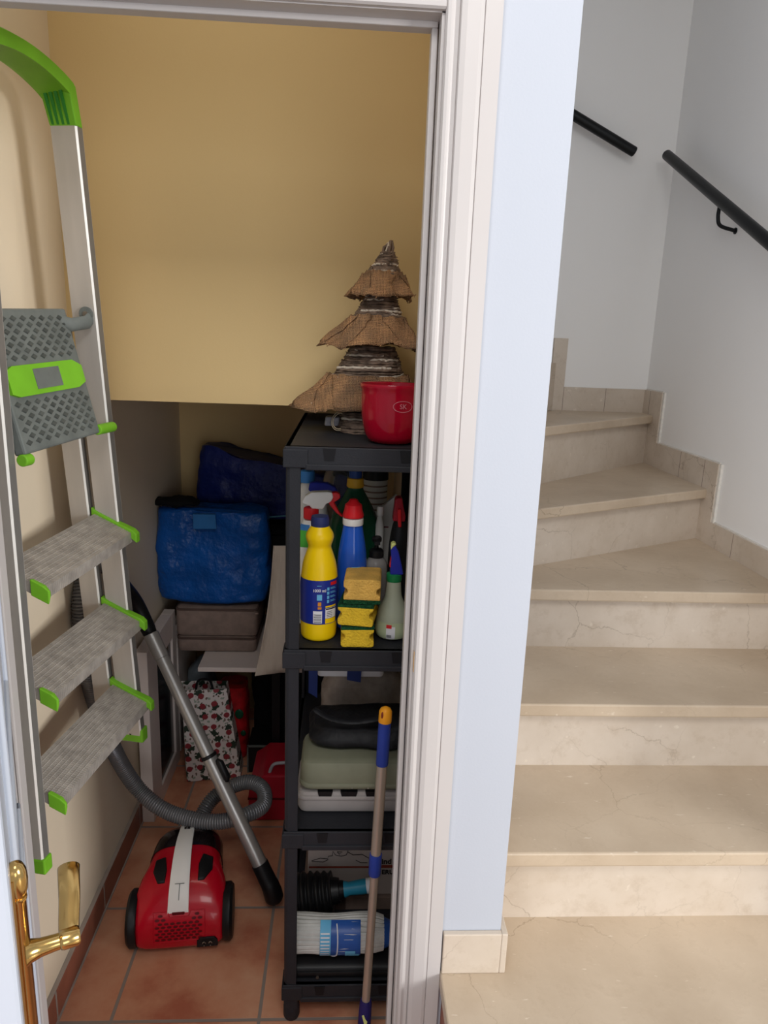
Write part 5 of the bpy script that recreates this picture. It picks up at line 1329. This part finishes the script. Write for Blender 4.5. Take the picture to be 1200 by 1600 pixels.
hn = MB(); hn.tube(spline([tl.lerp(tr_, .3) + Vector((0, 0.004, -0.01)), tl.lerp(tr_, .36) + Vector((0, 0.01, 0.03)), tl.lerp(tr_, .6) + Vector((0, 0.014, 0.028)), tl.lerp(tr_, .7) + Vector((0, .004, -0.01))], 6), 0.004, 8); hn.build('handle', M['void'], t, smooth=True)
# red bag to its right
x0 = P(352, 1140, y=2.40).x; x1 = P(387, 1140, y=2.40).x
t = thing('printed_bag', 'red plastic bag with green leaf print, right behind the fruit print bag', 'bag', ((x0 + x1) / 2, 2.46, 0))
bagmesh(x0 - 0.03, x1 - .004, 0.006, P(365, 1078, y=2.40).z, 2.46, 0.12, 6.0, 0.006, 12, 0.6).build('body', M['redbag'], t, smooth=True, ang=80)
q = MB(); q.ell((x1 - 0.03, 2.397, 0.20), 0.016, 0.004, 0.02, 12, 8); q.ell((x1 - 0.016, 2.400, 0.12), 0.010, 0.004, 0.012, 12, 8); q.build('leaf_print', M['darkgreen'], t, smooth=True)
# slate bag behind the fruit bag
a = P(280, 1060, y=2.47); b = P(322, 1060, y=2.47)
t = thing('cloth_bag', 'slate grey bag with a pointed top, behind the fruit print bag', 'bag', ((a.x + b.x) / 2 + .01, 2.53, 0))
m = MB(); x0, x1 = a.x + 0.012, b.x + 0.03; ztp = P(306, 1036, y=2.47).z
m.ringloft([sup((x0 + x1) / 2, 2.55, 0.005, (x1 - x0) / 2, 0.06, 0.5, 32), sup((x0 + x1) / 2, 2.55, ztp * .6, (x1 - x0) / 2 * 1.0, 0.06, 0.6, 32), sup((x0 + x1) / 2 - 0.004, 2.54, ztp * .86, (x1 - x0) / 2 * .75, 0.045, 0.7, 32), sup((x0 + x1) / 2 + 0.004, 2.54, ztp, (x1 - x0) / 2 * .15, 0.01, 1, 32)]); m.disp(0.004, 20, 8.0)
m.build('body', M['greybag'], t, smooth=True, ang=80)
MB().tube([Vector(((x0 + x1) / 2 + 0.004, 2.54, ztp - 0.004)), Vector(((x0 + x1) / 2 + 0.03, 2.53, ztp - 0.05))], 0.004, 8).build('strap', M['void'], t)
# red case with grey handle on the floor
yr = 2.06
x0 = P(388, 1260, y=yr).x; zt_ = P(430, 1212, y=yr).z
t = thing('plastic_case', 'low red plastic case with grey handle on the floor behind the shelving unit', 'case', (x0 + 0.10, yr + 0.1, 0))
m = MB(); x1 = 0.02
m.prism([(x0, 0.002), (x1, 0.002), (x1, zt_), (x0 + 0.05, zt_), (x0 + 0.028, zt_ - 0.02), (x0 + 0.004, zt_ - 0.035), (x0, zt_ - 0.08)], yr, yr + 0.20, 'y'); m.build('shell', M['redcase'], t, bevel=0.006)
MB().box((x0 - 0.001, yr - 0.003, zt_ * .5 - 0.003), (x1 + .001, yr + 0.203, zt_ * .5 + 0.003)).build('seam_rim', M['red_d'], t)
hh0 = P(421, 1208, y=yr + 0.02); hh1 = P(427, 1195, y=yr + .02); hh2 = P(440, 1192, y=yr + .02)
hm = MB(); hm.tube(spline([hh0 + Vector((0.0, 0, -0.012)), hh0, hh1, hh2, hh2 + Vector((0.035, 0, -0.001)), hh2 + Vector((0.055, 0, -0.02)), hh2 + Vector((0.058, 0, -0.04))], 5), 0.0055, 10); hm.build('handle', M['ltgrey'], t, smooth=True)
# black crate with grey rim behind it
yx = 2.33
x0 = P(387, 1190, y=yx).x; zt_ = P(410, 1165, y=yx).z
t = thing('storage_crate', 'black crate with a thin grey rim, on the floor behind the red case', 'crate', (x0 + 0.1, yx + 0.08, 0))
MB().box((x0, yx, 0.001), (0.10, yx + 0.13, zt_)).build('crate_body', M['black'], t, bevel=0.004)
q = MB(); q.box((x0 - 0.002, yx - 0.002, zt_ - 0.006), (0.102, yx + 0.002, zt_ + 0.001)); q.box((x0 - 0.002, yx - 0.002, 0.002), (x0 + 0.003, yx + .002, zt_)); q.build('rim', M['gplast'], t)
# black sack between table and crate
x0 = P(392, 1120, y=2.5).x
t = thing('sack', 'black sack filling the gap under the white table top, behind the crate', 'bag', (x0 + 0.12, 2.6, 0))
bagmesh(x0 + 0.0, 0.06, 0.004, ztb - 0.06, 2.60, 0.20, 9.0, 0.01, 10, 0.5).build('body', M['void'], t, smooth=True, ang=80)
MB().ell((x0 + 0.12, 2.6, ztb - 0.056), 0.04, 0.03, 0.02, 16, 8).build('knot', M['void'], t, smooth=True)

# things of one kind share a group phrase
GROUPS = {'spray_bottle': 'spray bottles on the second shelf', 'printed_carton': 'printed cartons on the bottom shelf', 'shopping_bag': 'big woven plastic shopping bags',
          'moulded_case': 'moulded cases on the third shelf', 'fabric_case': 'taupe fabric cases on the low table', 'handrail': 'black handrails of the staircase'}
for o in list(COL.objects):
    if o.parent is None and o.name.split('.')[0] in GROUPS and o.get('category'): o['group'] = GROUPS[o.name.split('.')[0]]
# ================================================================== LIGHT
def area(name, loc, target, sx, sy, energy, col):
    d = bpy.data.lights.new(name, 'AREA'); d.shape = 'RECTANGLE'; d.size = sx; d.size_y = sy; d.energy = energy; d.color = col
    o = bpy.data.objects.new(name, d); COL.objects.link(o); o.location = loc
    o.rotation_euler = (Vector(target) - Vector(loc)).to_track_quat('-Z', 'Y').to_euler(); return o
area('window_light', (2.6, -6.6, 1.5), (0.1, 1.5, 1.3), 3.0, 2.6, 84, (0.97, 0.98, 1.0))
area('hall_fill', (-3.9, -5.0, 1.6), (0.9, 2.2, 1.4), 3.0, 2.4, 135, (1.0, 0.985, 0.97))  # added fill from the left, lifts the stair walls
area('side_window', (5.0, -2.2, 2.3), (-0.4, 1.4, 0.9), 1.3, 1.5, 262, (1.0, 0.985, 0.97))
area('closet_fill', (-0.25, 1.32, 2.42), (-0.2, 1.6, 1.2), 0.5, 0.12, 1.1, (1.0, 0.93, 0.82))  # unseen fill added under the closet ceiling to lift the upper wall
area('overhead_fill', (-0.1, -0.55, 3.02), (-0.1, 0.1, 0.0), 1.5, 1.1, 42, (1.0, 0.985, 0.96))  # added overhead fill, brightens the closet floor and the treads
w = bpy.data.worlds.new('world'); sc.world = w; w.use_nodes = True
w.node_tree.nodes['Background'].inputs[0].default_value = (0.90, 0.94, 1.0, 1); w.node_tree.nodes['Background'].inputs[1].default_value = 0.5
sc.view_settings.view_transform = 'Standard'; sc.view_settings.look = 'None'; sc.view_settings.exposure = 0.0
sc.cycles.max_bounces = 10; sc.cycles.diffuse_bounces = 6; sc.cycles.transmission_bounces = 8
